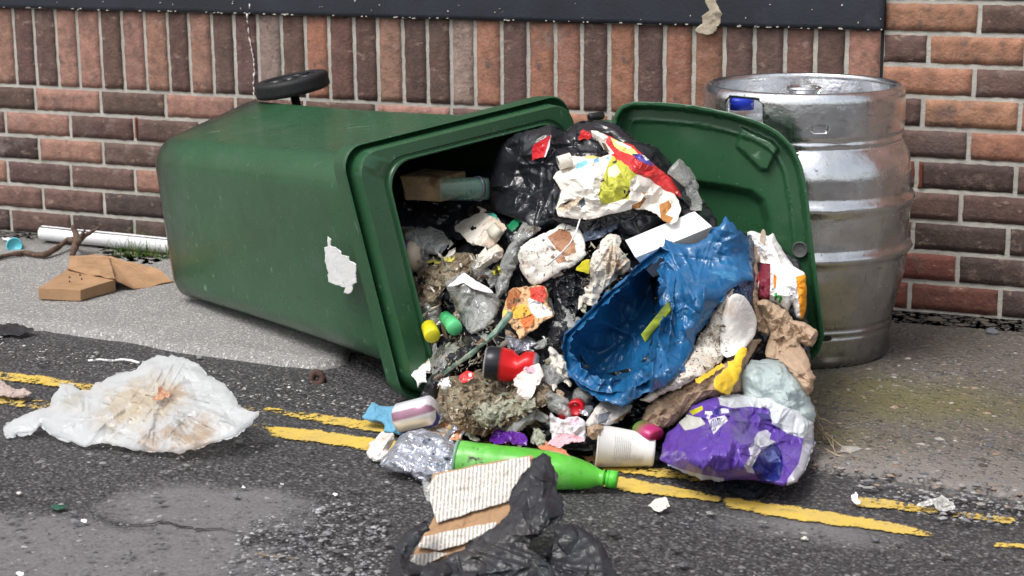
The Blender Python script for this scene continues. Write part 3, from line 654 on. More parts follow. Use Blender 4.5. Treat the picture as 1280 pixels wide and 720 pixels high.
Db = np.linalg.norm(cb[(1, 1)]-cb[(0, 1)]); Wb = np.linalg.norm(cb[(0, 1)]-cb[(0, 0)]); Dr = np.linalg.norm(cr_[(1, 1)]-cr_[(0, 1)]); Wr = np.linalg.norm(cr_[(0, 1)]-cr_[(0, 0)])
def rring(s, ins, rad, insf=None, N=18, crown=0):
    D = Db*(1-s)+Dr*s; W = Wb*(1-s)+Wr*s; insf = ins if insf is None else insf
    x0, x1, z0, z1 = insf, D-ins, ins, W-ins; P = []
    for (cx, cz, a0) in ((x1-rad, z1-rad, 0), (x0+rad, z1-rad, 90), (x0+rad, z0+rad, 180), (x1-rad, z0+rad, 270)):
        for k in range(N):
            a = math.radians(a0+90*k/(N-1)); P.append((cx+rad*math.cos(a), cz+rad*math.sin(a)))
        # straight run follows to next corner: add interpolated points
    out = []; M_ = len(P)
    for i in range(M_):
        out.append(P[i])
        a, b = np.array(P[i]), np.array(P[(i+1) % M_])
        if (i+1) % N == 0:
            for t in np.linspace(0, 1, 14)[1:-1]: out.append(tuple(a+(b-a)*t))
    R = []
    for x, z in out:
        q = BP(s, x/D, z/W); R.append(q)
    return np.array(R)
sI = lambda s: .036*s
rings = [(-.018, .15, .08), (-.018, .06, .05), (-.012, .03, .05), (.004, .008, .055), (.03, 0, .06)]
R = [rring(a, b, c) for a, b, c in rings]
for s in np.linspace(.06, .925, 26): R.append(rring(s, sI(s)+.004*math.sin(s*math.pi), .06+.01*s))
for a, b, c in ((.928, .034, .06), (.932, .004, .05), (.936, 0, .05), (.975, 0, .05), (.978, .003, .05)): R.append(rring(a, b, c))
body_end = len(R)
R += [rring(a, b, c, d) for a, b, c, d in ((.968, .005, .05, .006), (.958, .012, .05, .014), (.998, .017, .05, .022), (1.0, .019, .05, .024))]
R += [rring(a, b, c, d) for a, b, c, d in ((1.0, .040, .058, .070), (.996, .043, .06, .074), (.996, .045, .06, .077), (1.001, .047, .06, .080), (1.002, .050, .06, .083), (.998, .053, .06, .086), (.96, .055, .06, .086), (.93, .056, .055, .07))]
for s in np.linspace(.90, .03, 14): R.append(rring(s, sI(s)+.010, .055))
R.append(rring(.02, .10, .05))
def loft(R, name, m_, parent, cap0=True, cap1=True, nf=None):
    n = len(R[0]); V = np.concatenate(R); Fc = []
    for i in range(len(R)-1):
        for k in range(n): k2 = (k+1) % n; Fc.append((i*n+k, i*n+k2, (i+1)*n+k2, (i+1)*n+k))
    if cap0: Fc.append(tuple(range(n)))
    if cap1: Fc.append(tuple((len(R)-1)*n+k for k in range(n)))
    return link(name, V, Fc, m_, parent)
Mb2 = M_grn
body = loft(R, 'body', M_grn, root); body.data.set_sharp_from_angle(angle=math.radians(38))
# scuffed, blackened base edge
nt = M_grn.node_tree; bsn = [n for n in nt.nodes if n.type == 'BSDF_PRINCIPLED'][0]; src = bsn.inputs['Base Color'].links[0].from_socket
tcn = [n for n in nt.nodes if n.type == 'TEX_COORD'][0]
def plane_mask(p0, dirv, d0, d1, amt, col, nscale, namp, src):
    vm = nt.nodes.new('ShaderNodeVectorMath'); vm.operation = 'DOT_PRODUCT'; ge = nt.nodes.new('ShaderNodeNewGeometry'); nt.links.new(ge.outputs['Position'], vm.inputs[0]); vm.inputs[1].default_value = tuple(dirv)
    n = nt.nodes.new('ShaderNodeTexNoise'); n.inputs['Scale'].default_value = nscale; n.inputs['Detail'].default_value = 7; n.inputs['Roughness'].default_value = .7; nt.links.new(ge.outputs['Position'], n.inputs['Vector'])
    a = nt.nodes.new('ShaderNodeMath'); a.operation = 'MULTIPLY_ADD'; nt.links.new(n.outputs[0], a.inputs[0]); a.inputs[1].default_value = namp; nt.links.new(vm.outputs['Value'], a.inputs[2])
    b = float(np.dot(p0, dirv)); mr = nt.nodes.new('ShaderNodeMapRange'); mr.inputs[1].default_value = b+d0+namp*.5; mr.inputs[2].default_value = b+d1+namp*.5; mr.inputs[3].default_value = amt; mr.inputs[4].default_value = 0; nt.links.new(a.outputs[0], mr.inputs[0])
    mx = nt.nodes.new('ShaderNodeMix'); mx.data_type = 'RGBA'; nt.links.new(mr.outputs[0], mx.inputs[0]); nt.links.new(src, mx.inputs[6]); mx.inputs[7].default_value = (*col, 1); return mx.outputs[2]
ax = (BP(1, .5, .5)-BP(0, .5, .5)); ax /= np.linalg.norm(ax)
src = plane_mask(BP(0, 0, .5), ax, .01, .16, .75, (.030, .032, .026), 9, .16, src)
src = plane_mask(BP(0, 0, .5), ax, -.01, .05, .9, (.012, .012, .011), 25, .06, src)
nt.links.new(src, bsn.inputs['Base Color'])
# torn white sticker on the front
def D_front(px, py):
    A, B, C_ = BP(.80, 0, .3), BP(.80, 0, .8), BP(.90, 0, .3); n = np.cross(B-A, C_-A); n /= np.linalg.norm(n)
    return D_plane(A, n)(px, py)
M_stk = mat('torn_sticker', (.74, .75, .74), rough=.6, var=.08, stains=((70, .62, .70, (.25, .30, .26)), (25, .62, .70, (.40, .46, .42))), bump=(100, .5, .001))
stk = [(411, 296), (415, 299), (413, 307), (418, 309), (425, 312), (428, 318), (437, 320), (438, 326), (445, 330), (446, 342), (446, 352), (441, 354), (442, 362), (435, 368), (429, 366), (431, 360), (420, 356), (411, 352), (409, 338), (406, 320), (405, 309), (410, 308), (409, 300)]
so = relief('sticker_remnant', stk, M_stk, D_front, 0.0035, s=5, lv=2, amp=.0003, thick=.0006, ej=.6, curve=False, parent=root)
# handle-side lift comb: hinge lugs at the back of the rim
M_blk = mat('black_plastic', (.012, .012, .014), rough=.42, var=.2, stains=((40, .66, .75, (.05, .05, .05)),), bump=(200, .3, .001))
V, Fc = lathe(at_y(736, 147, -.69), at_y(754, 144, -.66), [(0, 0), (0, .007), (.08, .009), (.92, .009), (1, .007), (1, 0)], 20); hg = link('hinge_pin', V, Fc, M_blk, root)
box_px([at_y(737, 152, -.69), at_y(775, 152, -.69), at_y(775, 160, -.69), at_y(737, 160, -.69)], M_grn, (0, .03, 0), 'hinge_lug', root)
# lid
lid_poly = [(764, 300), (762, 230), (763, 170), (767, 146), (775, 133), (793, 127), (830, 128), (870, 132), (915, 141), (950, 152), (975, 166), (992, 184), (1003, 208), (1010, 245), (1016, 300), (1022, 350), (1028, 398), (1030, 420), (1024, 440), (1008, 456), (985, 464), (930, 466), (860, 460), (800, 440), (772, 410)]
pA, pB = np.array([2.12, -.705, .3]), np.array([2.62, -.775, .3]); d_ = pB-pA; nl = np.array([d_[1], -d_[0], .0]); nl /= np.linalg.norm(nl); nl[2] = .04
def sst(x, a, b): t = np.clip((x-a)/(b-a), 0, 1); return t*t*(3-2*t)
pocket = [(926, 158), (965, 176), (974, 186), (960, 214), (951, 214), (920, 184)]
panel = [(845, 224), (870, 226), (905, 231), (940, 238), (955, 250), (962, 275), (965, 330), (962, 400), (950, 440), (840, 440)]
def lid_h(x, y, d):
    h = .034*(1-sst(d, 5, 9))+.004*np.exp(-((d-24)/1.5)**2)-.006*sst(d, 22, 27)
    for pg, am, wd in ((pocket, .016, 3.0), (panel, -.028, 9.0)):
        sd_ = segdist(x, y, pg)*np.where(inpoly(x, y, pg), 1, -1); h = h+am*sst(sd_, -wd*.2, wd)
    return h
hole = [(1000+8.5*math.cos(a), 312+10*math.sin(a)) for a in np.linspace(0, 2*math.pi, 17)[:-1]]
lid = relief('lid', lid_poly, M_grn, D_plane(pA, nl), 0.0, s=8, lv=2, amp=0, thick=.004, ej=0, hf=lid_h, holes=[], parent=root)
V, Fc = lathe(at_y(1000, 312, -.775)+[0, -.004, 0], at_y(1000, 312, -.775)+[0, .0, 0], [(0, 0), (.5, .013), (0, .0145), (0, .0165), (1, .017)], 28)
M_plug = mat('grey_insert', (.075, .08, .075), rough=.6, var=.3, vscale=60)
link('lid_plug', V, Fc, M_plug, lid)
# wheels and axle (axle runs nearly upright because the bin lies on its side)
def wheel(c, axis, parent):
    c = np.asarray(c); a = np.asarray(axis, float); a /= np.linalg.norm(a); h = .021; Rw = .096
    A, B = c-a*h, c+a*h
    V, Fc = lathe(A, B, [(.06, .066), (.0, .070), (.0, .086), (.04, .092), (.12, Rw), (.3, Rw+.001), (.5, Rw), (.7, Rw+.001), (.88, Rw), (.96, .092), (1, .086), (1, .070), (.94, .066)], 56)
    w_ = link('wheel', V, Fc, M_tyre, parent)
    mb = MB(); V, Fc = lathe(A, B, [(.1, .066), (.12, .060), (.88, .060), (.92, .067), (.86, .067), (.55, .062), (.5, .055)], 48); mb.add(V, Fc)
    V, Fc = lathe(A, B, [(.05, 0), (.05, .02), (.3, .022), (.8, .022), (.98, .018), (1.02, .012), (1.02, 0)], 24); mb.add(V, Fc)
    V, Fc = lathe(A, B, [(.5, .0), (.46, .062), (.54, .062), (.5, 0)], 40); mb.add(V, Fc)
    x, y, z, L = frame(A, B)
    for k in range(6):
        g = k*math.pi/3+.3; dr = x*math.cos(g)+y*math.sin(g); tn = -x*math.sin(g)+y*math.cos(g)
        p = [c+dr*.018-tn*.006-a*.012, c+dr*.062-tn*.008-a*.012, c+dr*.062+tn*.008-a*.012, c+dr*.018+tn*.006-a*.012]; q_ = [v+a*.030 for v in p]
        mb.add(p+q_, [(0, 1, 2, 3), (7, 6, 5, 4), (0, 4, 5, 1), (1, 5, 6, 2), (2, 6, 7, 3), (3, 7, 4, 0)])
    mb.build('wheel_hub', M_hub, w_)
    return w_
M_tyre = mat('tyre_rubber', (.010, .010, .011), rough=.6, var=.3, stains=((60, .62, .72, (.05, .048, .045)), (200, .70, .74, (.3, .3, .3))), bump=(150, .5, .001))
M_hub = mat('hub_plastic', (.014, .016, .022), rough=.38, var=.2, bump=(200, .2, .001))
vax = BP(0, 1, 1)-BP(0, 1, 0); vax /= np.linalg.norm(vax)
wc = at_y(365, 106, -.30); wax = np.array([-.16, -.10, 1.0])+vax*.25; wax /= np.linalg.norm(wax)
wheel(wc, wax, root); c2 = wc-wax*.60
c2 = np.array([c2[0], c2[1], max(c2[2], .05)]); wheel(wc-wax*(wc[2]-.052)/wax[2], wax, root)
V, Fc = lathe(wc-wax*(wc[2]-.05)/wax[2], wc-wax*.0, [(0, 0), (0, .0115), (1, .0115), (1, 0)], 20); link('axle', V, Fc, M_blk, root)

# ================================================================== KEG
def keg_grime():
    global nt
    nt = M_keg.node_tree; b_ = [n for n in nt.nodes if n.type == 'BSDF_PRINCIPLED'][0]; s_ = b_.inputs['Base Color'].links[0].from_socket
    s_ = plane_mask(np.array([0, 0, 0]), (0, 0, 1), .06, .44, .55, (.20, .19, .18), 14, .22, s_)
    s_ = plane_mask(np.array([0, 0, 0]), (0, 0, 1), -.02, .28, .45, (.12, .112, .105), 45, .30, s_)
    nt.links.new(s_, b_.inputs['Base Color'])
kx, ky, kh = 2.4887, -.434, .607
M_keg = mat('stainless_keg', (.74, .75, .765), rough=.19, metal=1, var=.15, vscale=9, rvar=.12,
    stains=((9, .56, .80, (.36, .35, .34)), (60, .64, .74, (.25, .23, .21)), (22, .62, .75, (.30, .28, .26), (1, 1, 3)), (120, .68, .74, (.12, .10, .09)), (90, .62, .72, (.38, .37, .36), (1, 1, .15))), bump=(45, .35, .003))
keg_grime()
keg = empty('beer_keg', (kx, ky, .009)); T(keg, 'dented stainless steel beer keg standing between the open lid and the brick wall', 'keg')
z0k = .009
def kr_prof():
    P = [(.0, .199), (.003, .204), (.012, .207), (.055, .2105), (.068, .212), (.072, .2085), (.076, .2125), (.083, .213), (.087, .2095), (.091, .2135), (.098, .214)]
    P += [(.12, .218), (.16, .226), (.20, .2335), (.226, .2365), (.234, .2375), (.241, .2435), (.249, .2475), (.257, .2435), (.262, .2375), (.272, .2375), (.285, .2375)]
    P += [(.32, .2415), (.338, .2425), (.345, .2430), (.352, .2490), (.361, .2530), (.370, .2490), (.376, .2430), (.386, .2435), (.40, .2440), (.425, .2435), (.445, .240), (.462, .234), (.474, .2265), (.482, .2215)]
    P += [(.486, .2165), (.490, .2185), (.500, .2185), (.504, .2155), (.508, .2190), (.53, .2200), (.57, .2200), (.590, .2195), (.599, .2165), (.604, .2125), (.607, .2075), (.605, .2030), (.600, .2010), (.592, .2025), (.57, .2045), (.50, .2045)]
    return P
def keg_mesh(P, name, seg=144):
    V = []; Fc = []
    # densify
    Q = [P[0]]
    for a, b in zip(P, P[1:]):
        k = max(1, int(abs(b[0]-a[0])/.006)); Q += [(a[0]+(b[0]-a[0])*j/k, a[1]+(b[1]-a[1])*j/k) for j in range(1, k+1)]
    for z, r in Q:
        for k in range(seg):
            a = 2*math.pi*k/seg; n1 = noise.noise(Vector((math.cos(a)*2.2, math.sin(a)*2.2, z*6))); n2 = noise.noise(Vector((math.cos(a)*6, math.sin(a)*6, z*22)))
            dd = 0 if (z > .5 or z < .02) else (-.007*max(0, n1)-.0022*n2)
            V.append((kx+(r+dd)*math.cos(a), ky+(r+dd)*math.sin(a), z0k+z*(kh-z0k)/kh))
    n = len(Q)
    for i in range(n-1):
        for k in range(seg): k2 = (k+1) % seg; Fc.append((i*seg+k, i*seg+k2, (i+1)*seg+k2, (i+1)*seg+k))
    return link(name, V, Fc, M_keg, keg), V
KP = kr_prof()
kbody, _ = keg_mesh([(.0, .190)]+KP+[(.495, .2), (.50, .17), (.515, .10), (.52, .0)][0:0], 'keg_body')
def cut(o, P0, dirv, w_, h_, cr=.5):
    """cut a rounded slot through the skirt"""
    d = Vector(dirv).normalized(); up = Vector((0, 0, 1)); sx_v = d.cross(up).normalized(); bm = bmesh.new(); N_ = 32; A = []; B = []
    for k in range(N_):
        a = 2*math.pi*k/N_; ca, sa = math.cos(a), math.sin(a); e = .45
        q = sx_v*(w_/2*math.copysign(abs(ca)**e, ca))+up*(h_/2*math.copysign(abs(sa)**e, sa))
        A.append(bm.verts.new(Vector(P0)+q-d*.03)); B.append(bm.verts.new(Vector(P0)+q+d*.04))
    bm.faces.new(A); bm.faces.new(B[::-1])
    for k in range(N_): bm.faces.new((A[k], B[k], B[(k+1) % N_], A[(k+1) % N_]))
    bmesh.ops.recalc_face_normals(bm, faces=bm.faces); me = bpy.data.meshes.new('c'); bm.to_mesh(me); bm.free(); c = bpy.data.objects.new('c', me); COL.objects.link(c)
    md = o.modifiers.new('b', 'BOOLEAN'); md.object = c; md.operation = 'DIFFERENCE'; md.solver = 'EXACT'
    bpy.context.view_layer.update(); dg = bpy.context.evaluated_depsgraph_get(); me2 = bpy.data.meshes.new_from_object(o.evaluated_get(dg)); o.modifiers.clear(); old = o.data; o.data = me2
    bpy.data.objects.remove(c)
# close the shell so that the slots have walls
me = kbody.data; bm = bmesh.new(); bm.from_mesh(me); be = [e for e in bm.edges if e.is_boundary]; bmesh.ops.holes_fill(bm, edges=be, sides=0); bmesh.ops.recalc_face_normals(bm, faces=bm.faces); bm.to_mesh(me); bm.free()
def keg_front(px, py):
    d = rays(px, py); a = d[0]**2+d[1]**2; ox, oy = CAM[0]-kx, CAM[1]-ky; b = 2*(ox*d[0]+oy*d[1]); c = ox*ox+oy*oy-.2195**2
    t = (-b-math.sqrt(max(b*b-4*a*c, 0)))/(2*a); return CAM+d*t
for (px, py, w_, h_) in ((928, 139, .098, .054), (1025, 161, .030, .018), (1034, 425, .028, .015)):
    P0 = keg_front(px, py); dv = np.array([kx-P0[0], ky-P0[1], 0]); 
    if py < 300: cut(kbody, P0, dv, w_, h_)
for pg in kbody.data.polygons: pg.use_smooth = True
mb = MB()
V, Fc = lathe((kx, ky, z0k+.498), (kx, ky, z0k+.53), [(.0, .2042), (.3, .19), (.75, .12), (1, .05), (1, 0)], 96); mb.add(V, Fc); mb.build('keg_top', M_keg, keg)
V, Fc = lathe((kx+.0, ky, z0k+.52), (kx, ky, z0k+.590), [(0, .045), (.3, .042), (.32, .034), (.85, .034), (.9, .038), (1, .038), (1, .029), (.7, .027), (.7, 0)], 40); link('valve_neck', V, Fc, M_keg, keg)
M_blue = mat('blue_cap_plastic', (.01, .035, .42), rough=.35)
pb = keg_front(925, 134); ud = pb-CAM; ud /= np.linalg.norm(ud); pb = pb+ud*.10; V, Fc = lathe((pb[0], pb[1], pb[2]-.004), (pb[0], pb[1], pb[2]+.022), [(0, 0), (0, .030), (.8, .030), (1, .026), (1, 0)], 30)
T(link('blue_bottle_cap', V, Fc, M_blue), 'blue plastic cap lying inside the top of the keg', 'cap')
# small stamped drain slots, dark
for (px, py, w_, h_) in ((994, 189, .008, .0016), (1034, 425, .0135, .0055)):
    P0 = keg_front(px, py); r_ = math.hypot(P0[0]-kx, P0[1]-ky); dv = np.array([P0[0]-kx, P0[1]-ky, 0])/r_; tn = np.array([-dv[1], dv[0], 0]); rr_ = .2275 if py < 300 else .2095
    c = np.array([kx, ky, P0[2]])+dv*(rr_-.001); V = [c+tn*w_*math.cos(a)+np.array([0, 0, h_*math.sin(a)])+dv*.002 for a in np.linspace(0, 2*math.pi, 25)[:-1]]; V2 = [v-dv*.006 for v in V]; n = len(V)
    link('drain_slot', V+V2, [tuple(range(n)), tuple(range(n, 2*n))]+[(i, (i+1) % n, n+(i+1) % n, n+i) for i in range(n)], M_dark, keg, smooth=False)
# ================================================================== RUBBISH
def item(name, label, cat, poly, m_, group=None, **kw): return T(relief(name, poly, m_, **kw), label, cat, group)
black = mat('black_bag_plastic', (.013, .014, .018), rough=.24, var=.2, spec=.75, stains=((30, .66, .80, (.030, .028, .026)),), bump=(60, .15, .002), wrinkle=((11, .3, .005),))
black2 = mat('dusty_black_plastic', (.020, .021, .025), rough=.34, var=.3, spec=.5, stains=((9, .52, .75, (.060, .055, .052)),), bump=(90, .4, .002), wrinkle=((10, .35, .005), (34, .2, .002)))
blue = mat('blue_bag_plastic', (.016, .125, .30), rough=.20, var=.2, vscale=9, spec=.9, transl=.14, stains=((18, .62, .8, (.10, .34, .56)),), bump=(50, .15, .002), wrinkle=((9, .3, .005),))
dblue = mat('dark_blue_film', (.02, .05, .11), rough=.25, var=.3, spec=.6, stains=((14, .55, .7, (.09, .14, .22)), (30, .62, .7, (.12, .10, .08))), bump=(50, .2, .003), wrinkle=((16, .8, .006), (45, .5, .003)))
purple = mat('bag_purple', (1, 1, 1), rough=.28, var=.12, spec=.6, vcol=True, transl=.12, bump=(50, .15, .002), wrinkle=((10, .3, .005),))
def SW(px, py):
    t_ = float(D_ground(150, 562, 26, .006)(np.array([px]), np.array([py]))[0]); r_ = rays(px, py); return CAM+r_*t_-r_/np.linalg.norm(r_)*.04
clearw = mat('white_bag_film', (.80, .82, .83), rough=.30, var=.06, vscale=8, transl=.30, see=.42, spec=.9, spots=((SW(175, 500), .085, (.72, .55, .33), .75), (SW(215, 490), .04, (.66, .44, .26), .8), (SW(235, 540), .055, (.56, .36, .19), .85), (SW(190, 548), .03, (.50, .30, .16), .7), (SW(90, 495), .03, (.55, .48, .36), .6)), stains=((9, .60, .78, (.50, .56, .60)), (45, .69, .74, (.45, .30, .18))), bump=(60, .2, .002), wrinkle=((6, .45, .006), (20, .22, .003)))
clearg = mat('frosted_bag_film', (.60, .70, .70), rough=.30, var=.08, transl=.3, see=.22, bump=(60, .2, .003), wrinkle=((9, .5, .006), (28, .25, .004)))
clearp = mat('clear_dirty_plastic', (.50, .51, .49), rough=.08, var=.25, transl=.12, see=.58, spec=1.0, stains=((14, .52, .66, (.20, .14, .08)), (60, .66, .72, (.06, .045, .03))), bump=(60, .15, .002), wrinkle=((14, .5, .005),))
silver = mat('silver_film', (.50, .52, .58), rough=.25, metal=.65, var=.1, stains=((16, .60, .75, (.25, .26, .32)),), bump=(60, .2, .003), wrinkle=((12, .5, .006), (36, .3, .003)))
white = mat('white_paper', (.76, .75, .73), rough=.75, var=.05, stains=((9, .62, .80, (.60, .52, .42)), (60, .70, .75, (.35, .25, .18))), bump=(70, .3, .002), crease=((38, .2, .004),))
whitecl = mat('white_card', (.80, .80, .80), rough=.6, var=.03, stains=((90, .72, .76, (.3, .26, .22)),), bump=(60, .1, .001))
dirtyw = mat('dirty_white_paper', (.68, .63, .56), rough=.7, var=.15, stains=((8, .50, .66, (.42, .30, .19)), (28, .56, .68, (.16, .10, .065)), (85, .62, .70, (.045, .033, .025))), bump=(70, .6, .003), crease=((32, .4, .005),))
tissue = mat('tissue', (.72, .68, .65), rough=.9, var=.08, stains=((12, .58, .74, (.50, .36, .30)),), bump=(120, .5, .003), crease=((45, .5, .006),))
vpap = mat('printed_paper', (1, 1, 1), rough=.55, var=.10, vcol=True, stains=((24, .64, .76, (.35, .24, .15)), (90, .70, .76, (.08, .06, .05))), bump=(70, .35, .002), crease=((36, .3, .004),))
vgloss = mat('printed_foil', (1, 1, 1), rough=.24, var=.08, vcol=True, spec=.6, stains=((70, .72, .78, (.15, .10, .08)),), bump=(60, .2, .002), crease=((40, .3, .004),))
vdirt = mat('sauce_smeared_print', (1, 1, 1), rough=.45, var=.15, vcol=True, stains=((16, .54, .66, (.42, .25, .13)), (45, .56, .64, (.14, .075, .04)), (110, .60, .66, (.04, .03, .022))), bump=(70, .6, .003), crease=((36, .3, .004),))
brown = mat('brown_paper', (.40, .285, .195), rough=.8, var=.10, stains=((8, .58, .8, (.30, .19, .12)), (50, .70, .76, (.12, .08, .05))), bump=(80, .3, .002), crease=((26, .4, .006), (70, .2, .003)))
card = mat('brown_cardboard', (.36, .215, .115), rough=.8, var=.12, stains=((6, .50, .75, (.25, .135, .065)),), bump=(120, .25, .001))
filth = mat('rotting_mess', (.24, .185, .12), rough=.5, var=.35, vscale=35, stains=((10, .48, .62, (.34, .29, .20)), (22, .52, .66, (.085, .055, .032)), (34, .58, .66, (.36, .38, .29)), (70, .60, .70, (.02, .015, .012)), (95, .68, .74, (.55, .50, .40))), bump=(55, 1.0, .008), crease=((60, .7, .006),))
filthg = mat('mouldy_mess', (.36, .37, .28), rough=.6, var=.35, vscale=40, stains=((16, .50, .62, (.20, .155, .095)), (40, .56, .66, (.42, .46, .38)), (70, .60, .68, (.035, .028, .02))), bump=(60, 1.0, .008), crease=((60, .7, .006),))
vbits = mat('crumbs', (1, 1, 1), rough=.7, vcol=True, var=.2, bump=(200, .4, .001))
vplast = mat('coloured_plastic', (1, 1, 1), rough=.30, vcol=True, var=.08, stains=((60, .68, .76, (.06, .045, .03)),), bump=(90, .2, .001))
bluec = mat('blue_cloth', (.12, .32, .47), rough=.9, var=.12, stains=((10, .55, .72, (.06, .17, .27)),), bump=(220, .6, .002), crease=((30, .3, .004),))
lime = mat('lime_label', (.11, .50, .045), rough=.30, var=.18, vscale=14, spots=((at_z(728, 598, .045), .034, (.015, .02, .01), .95), (at_z(752, 602, .03), .018, (.02, .02, .012), .9), (at_z(625, 575, .09), .05, (.36, .66, .22), .7), (at_z(690, 590, .07), .04, (.40, .68, .24), .6)), transl=.15, stains=((7, .46, .60, (.30, .64, .22)), (30, .60, .66, (.05, .035, .02)), (80, .64, .70, (.05, .035, .02)), (12, .66, .72, (.02, .03, .012))), bump=(60, .2, .002), coat=.3)

# ---- things on the ground, left side
bx = T(empty('cardboard_box', at_z(95, 372, .013)), 'small brown cardboard box with its long flap folded out on the pale pavement', 'box')
A, B, C_, D_ = at_z(47, 377, .014), at_z(101, 379, .014), at_z(144, 366, .014), at_z(90, 360, .014)
hh = .030; up = np.array([0, 0, hh])
def panel3(name, pts, m_, parent, th=.003, amp=.0012, sub=10, sag=0):
    """thin board through four world corners, slightly warped"""
    p = [np.asarray(q, float) for q in pts]; V = []; n_ = np.cross(p[1]-p[0], p[3]-p[0]); n_ /= np.linalg.norm(n_)
    for s_ in (0, 1):
        for j in range(sub+1):
            for i in range(sub+1):
                u, v = i/sub, j/sub; q = p[0]*(1-u)*(1-v)+p[1]*u*(1-v)+p[2]*u*v+p[3]*(1-u)*v
                q = q+n_*(amp*noise.noise(Vector(q*25))*2+sag*math.sin(u*math.pi)*math.sin(v*math.pi)+s_*th); V.append(q)
    k = (sub+1)**2; Fc = []
    g = lambda i, j, s_=0: s_*k+j*(sub+1)+i
    for j in range(sub):
        for i in range(sub): Fc += [(g(i, j), g(i+1, j), g(i+1, j+1), g(i, j+1)), (g(i, j, 1), g(i, j+1, 1), g(i+1, j+1, 1), g(i+1, j, 1))]
    for i in range(sub):
        Fc += [(g(i, 0), g(i, 0, 1), g(i+1, 0, 1), g(i+1, 0)), (g(i, sub), g(i+1, sub), g(i+1, sub, 1), g(i, sub, 1)), (g(0, i), g(0, i+1), g(0, i+1, 1), g(0, i, 1)), (g(sub, i), g(sub, i, 1), g(sub, i+1, 1), g(sub, i+1))]
    return link(name, V, Fc, m_, parent, smooth=False)
A2, B2, C2, D2 = at_z(48, 360, .014+hh), at_z(100, 362, .014+hh), at_z(144, 350, .014+hh), at_z(86, 335, .014+hh)
box_px([A2, B2, C2, D2], card, (0, 0, -hh), 'carton', bx, bev=.0015, amp=.0025)
panel3('flap', [at_z(84, 337, .048), at_z(144, 350, .047), at_z(135, 320, .046), at_z(88, 320, .048)], card, bx, .0025, .004)
panel3('flap', [at_z(86, 320, .048), at_z(134, 320, .050), at_z(168, 361, .016), at_z(146, 351, .040)], card, bx, .0025, .002)
panel3('flap', [at_z(133, 319, .044), at_z(198, 336, .036), at_z(217, 352, .015), at_z(168, 361, .015)], card, bx, .0025, .003)
for q in ((87, 346.5), (100, 343.5), (87, 351.5), (102, 348.5)):
    V, Fc = lathe(at_z(*q, .0462), at_z(*q, .0472), [(0, 0), (0, .0022), (1, .0022), (1, 0)], 10); link('punched_hole', V, Fc, M_dark, bx)
# white roll
M_roll = mat('white_roll_plastic', (.74, .74, .76), rough=.45, var=.06, stains=((20, .66, .8, (.4, .37, .32)),), bump=(80, .2, .001))
ra, rb = at_z(66, 299, .012)+[0, -.045, .028], at_z(260, 317, .012)+[0, -.050, .024]
rl = T(empty('plastic_pipe', (ra+rb)/2*np.array([1, 1, 0])+[0, 0, .012]), 'white plastic tube lying along the foot of the brick wall', 'pipe')
V, Fc = lathe(ra, rb, [(0.01, .0), (0.01, .019), (.0, .020), (0, .0225)]+[(t, .0225) for t in np.linspace(.02, .98, 30)]+[(1, .0225), (1, 0)], 30, dent=.0012, dscale=6); link('tube', V, Fc, M_roll, rl)
sl = [ra+(rb-ra)*t+np.array([0, -.0105-.0005, .0195]) for t in np.linspace(.0, 1, 20)]; V, Fc = tube(sl, .0018, 6); link('seam', V, Fc, M_blk, rl)
# branch
M_wood = mat('bark', (.10, .062, .042), rough=.85, var=.35, vscale=40, stains=((40, .55, .7, (.20, .135, .095)),), bump=(70, .9, .004))
br = T(empty('broken_branch', at_z(60, 318, .013)), 'broken brown branch with a forked end on the pavement by the white tube', 'branch')
def limb(px, r, z, name='limb'):
    P = np.array([at_z(a, b, c) for (a, b), c in zip(px, z)]); P = np.array([P[0]]+[q for q in P[1:]]); n = len(P); tt = np.linspace(0, n-1, (n-1)*5+1)
    Q = np.stack([np.interp(tt, range(n), P[:, k]) for k in range(3)], 1); rr_ = np.interp(tt, range(n), r); rr_ = rr_*(1+.18*np.array([noise.noise(Vector((i*.7, r[0]*100, 0))) for i in range(len(tt))]))
    Q += np.array([[.002*noise.noise(Vector((i*.5, 3, k))) for k in range(3)] for i in range(len(tt))]); return tube(Q, rr_, 9)
V, Fc = limb([(-20, 326), (10, 319), (30, 316), (55, 319), (70, 311), (85, 300), (96, 300)], [.006, .0065, .007, .009, .008, .008, .010], [.02, .02, .021, .023, .03, .04, .055]); link('limb', V, Fc, M_wood, br)
V, Fc = limb([(90, 320), (94, 308), (97, 298), (94, 290), (91, 283)], [.008, .011, .012, .008, .007], [.02, .04, .06, .075, .09]); link('limb', V, Fc, M_wood, br)
V, Fc = limb([(96, 304), (104, 296), (114, 290), (124, 284)], [.010, .007, .005, .003], [.05, .065, .075, .09]); link('twig', V, Fc, M_wood, br)
V, Fc = limb([(100, 297), (103, 292), (106, 288)], [.006, .005, .003], [.065, .075, .08]); link('twig', V, Fc, M_wood, br)
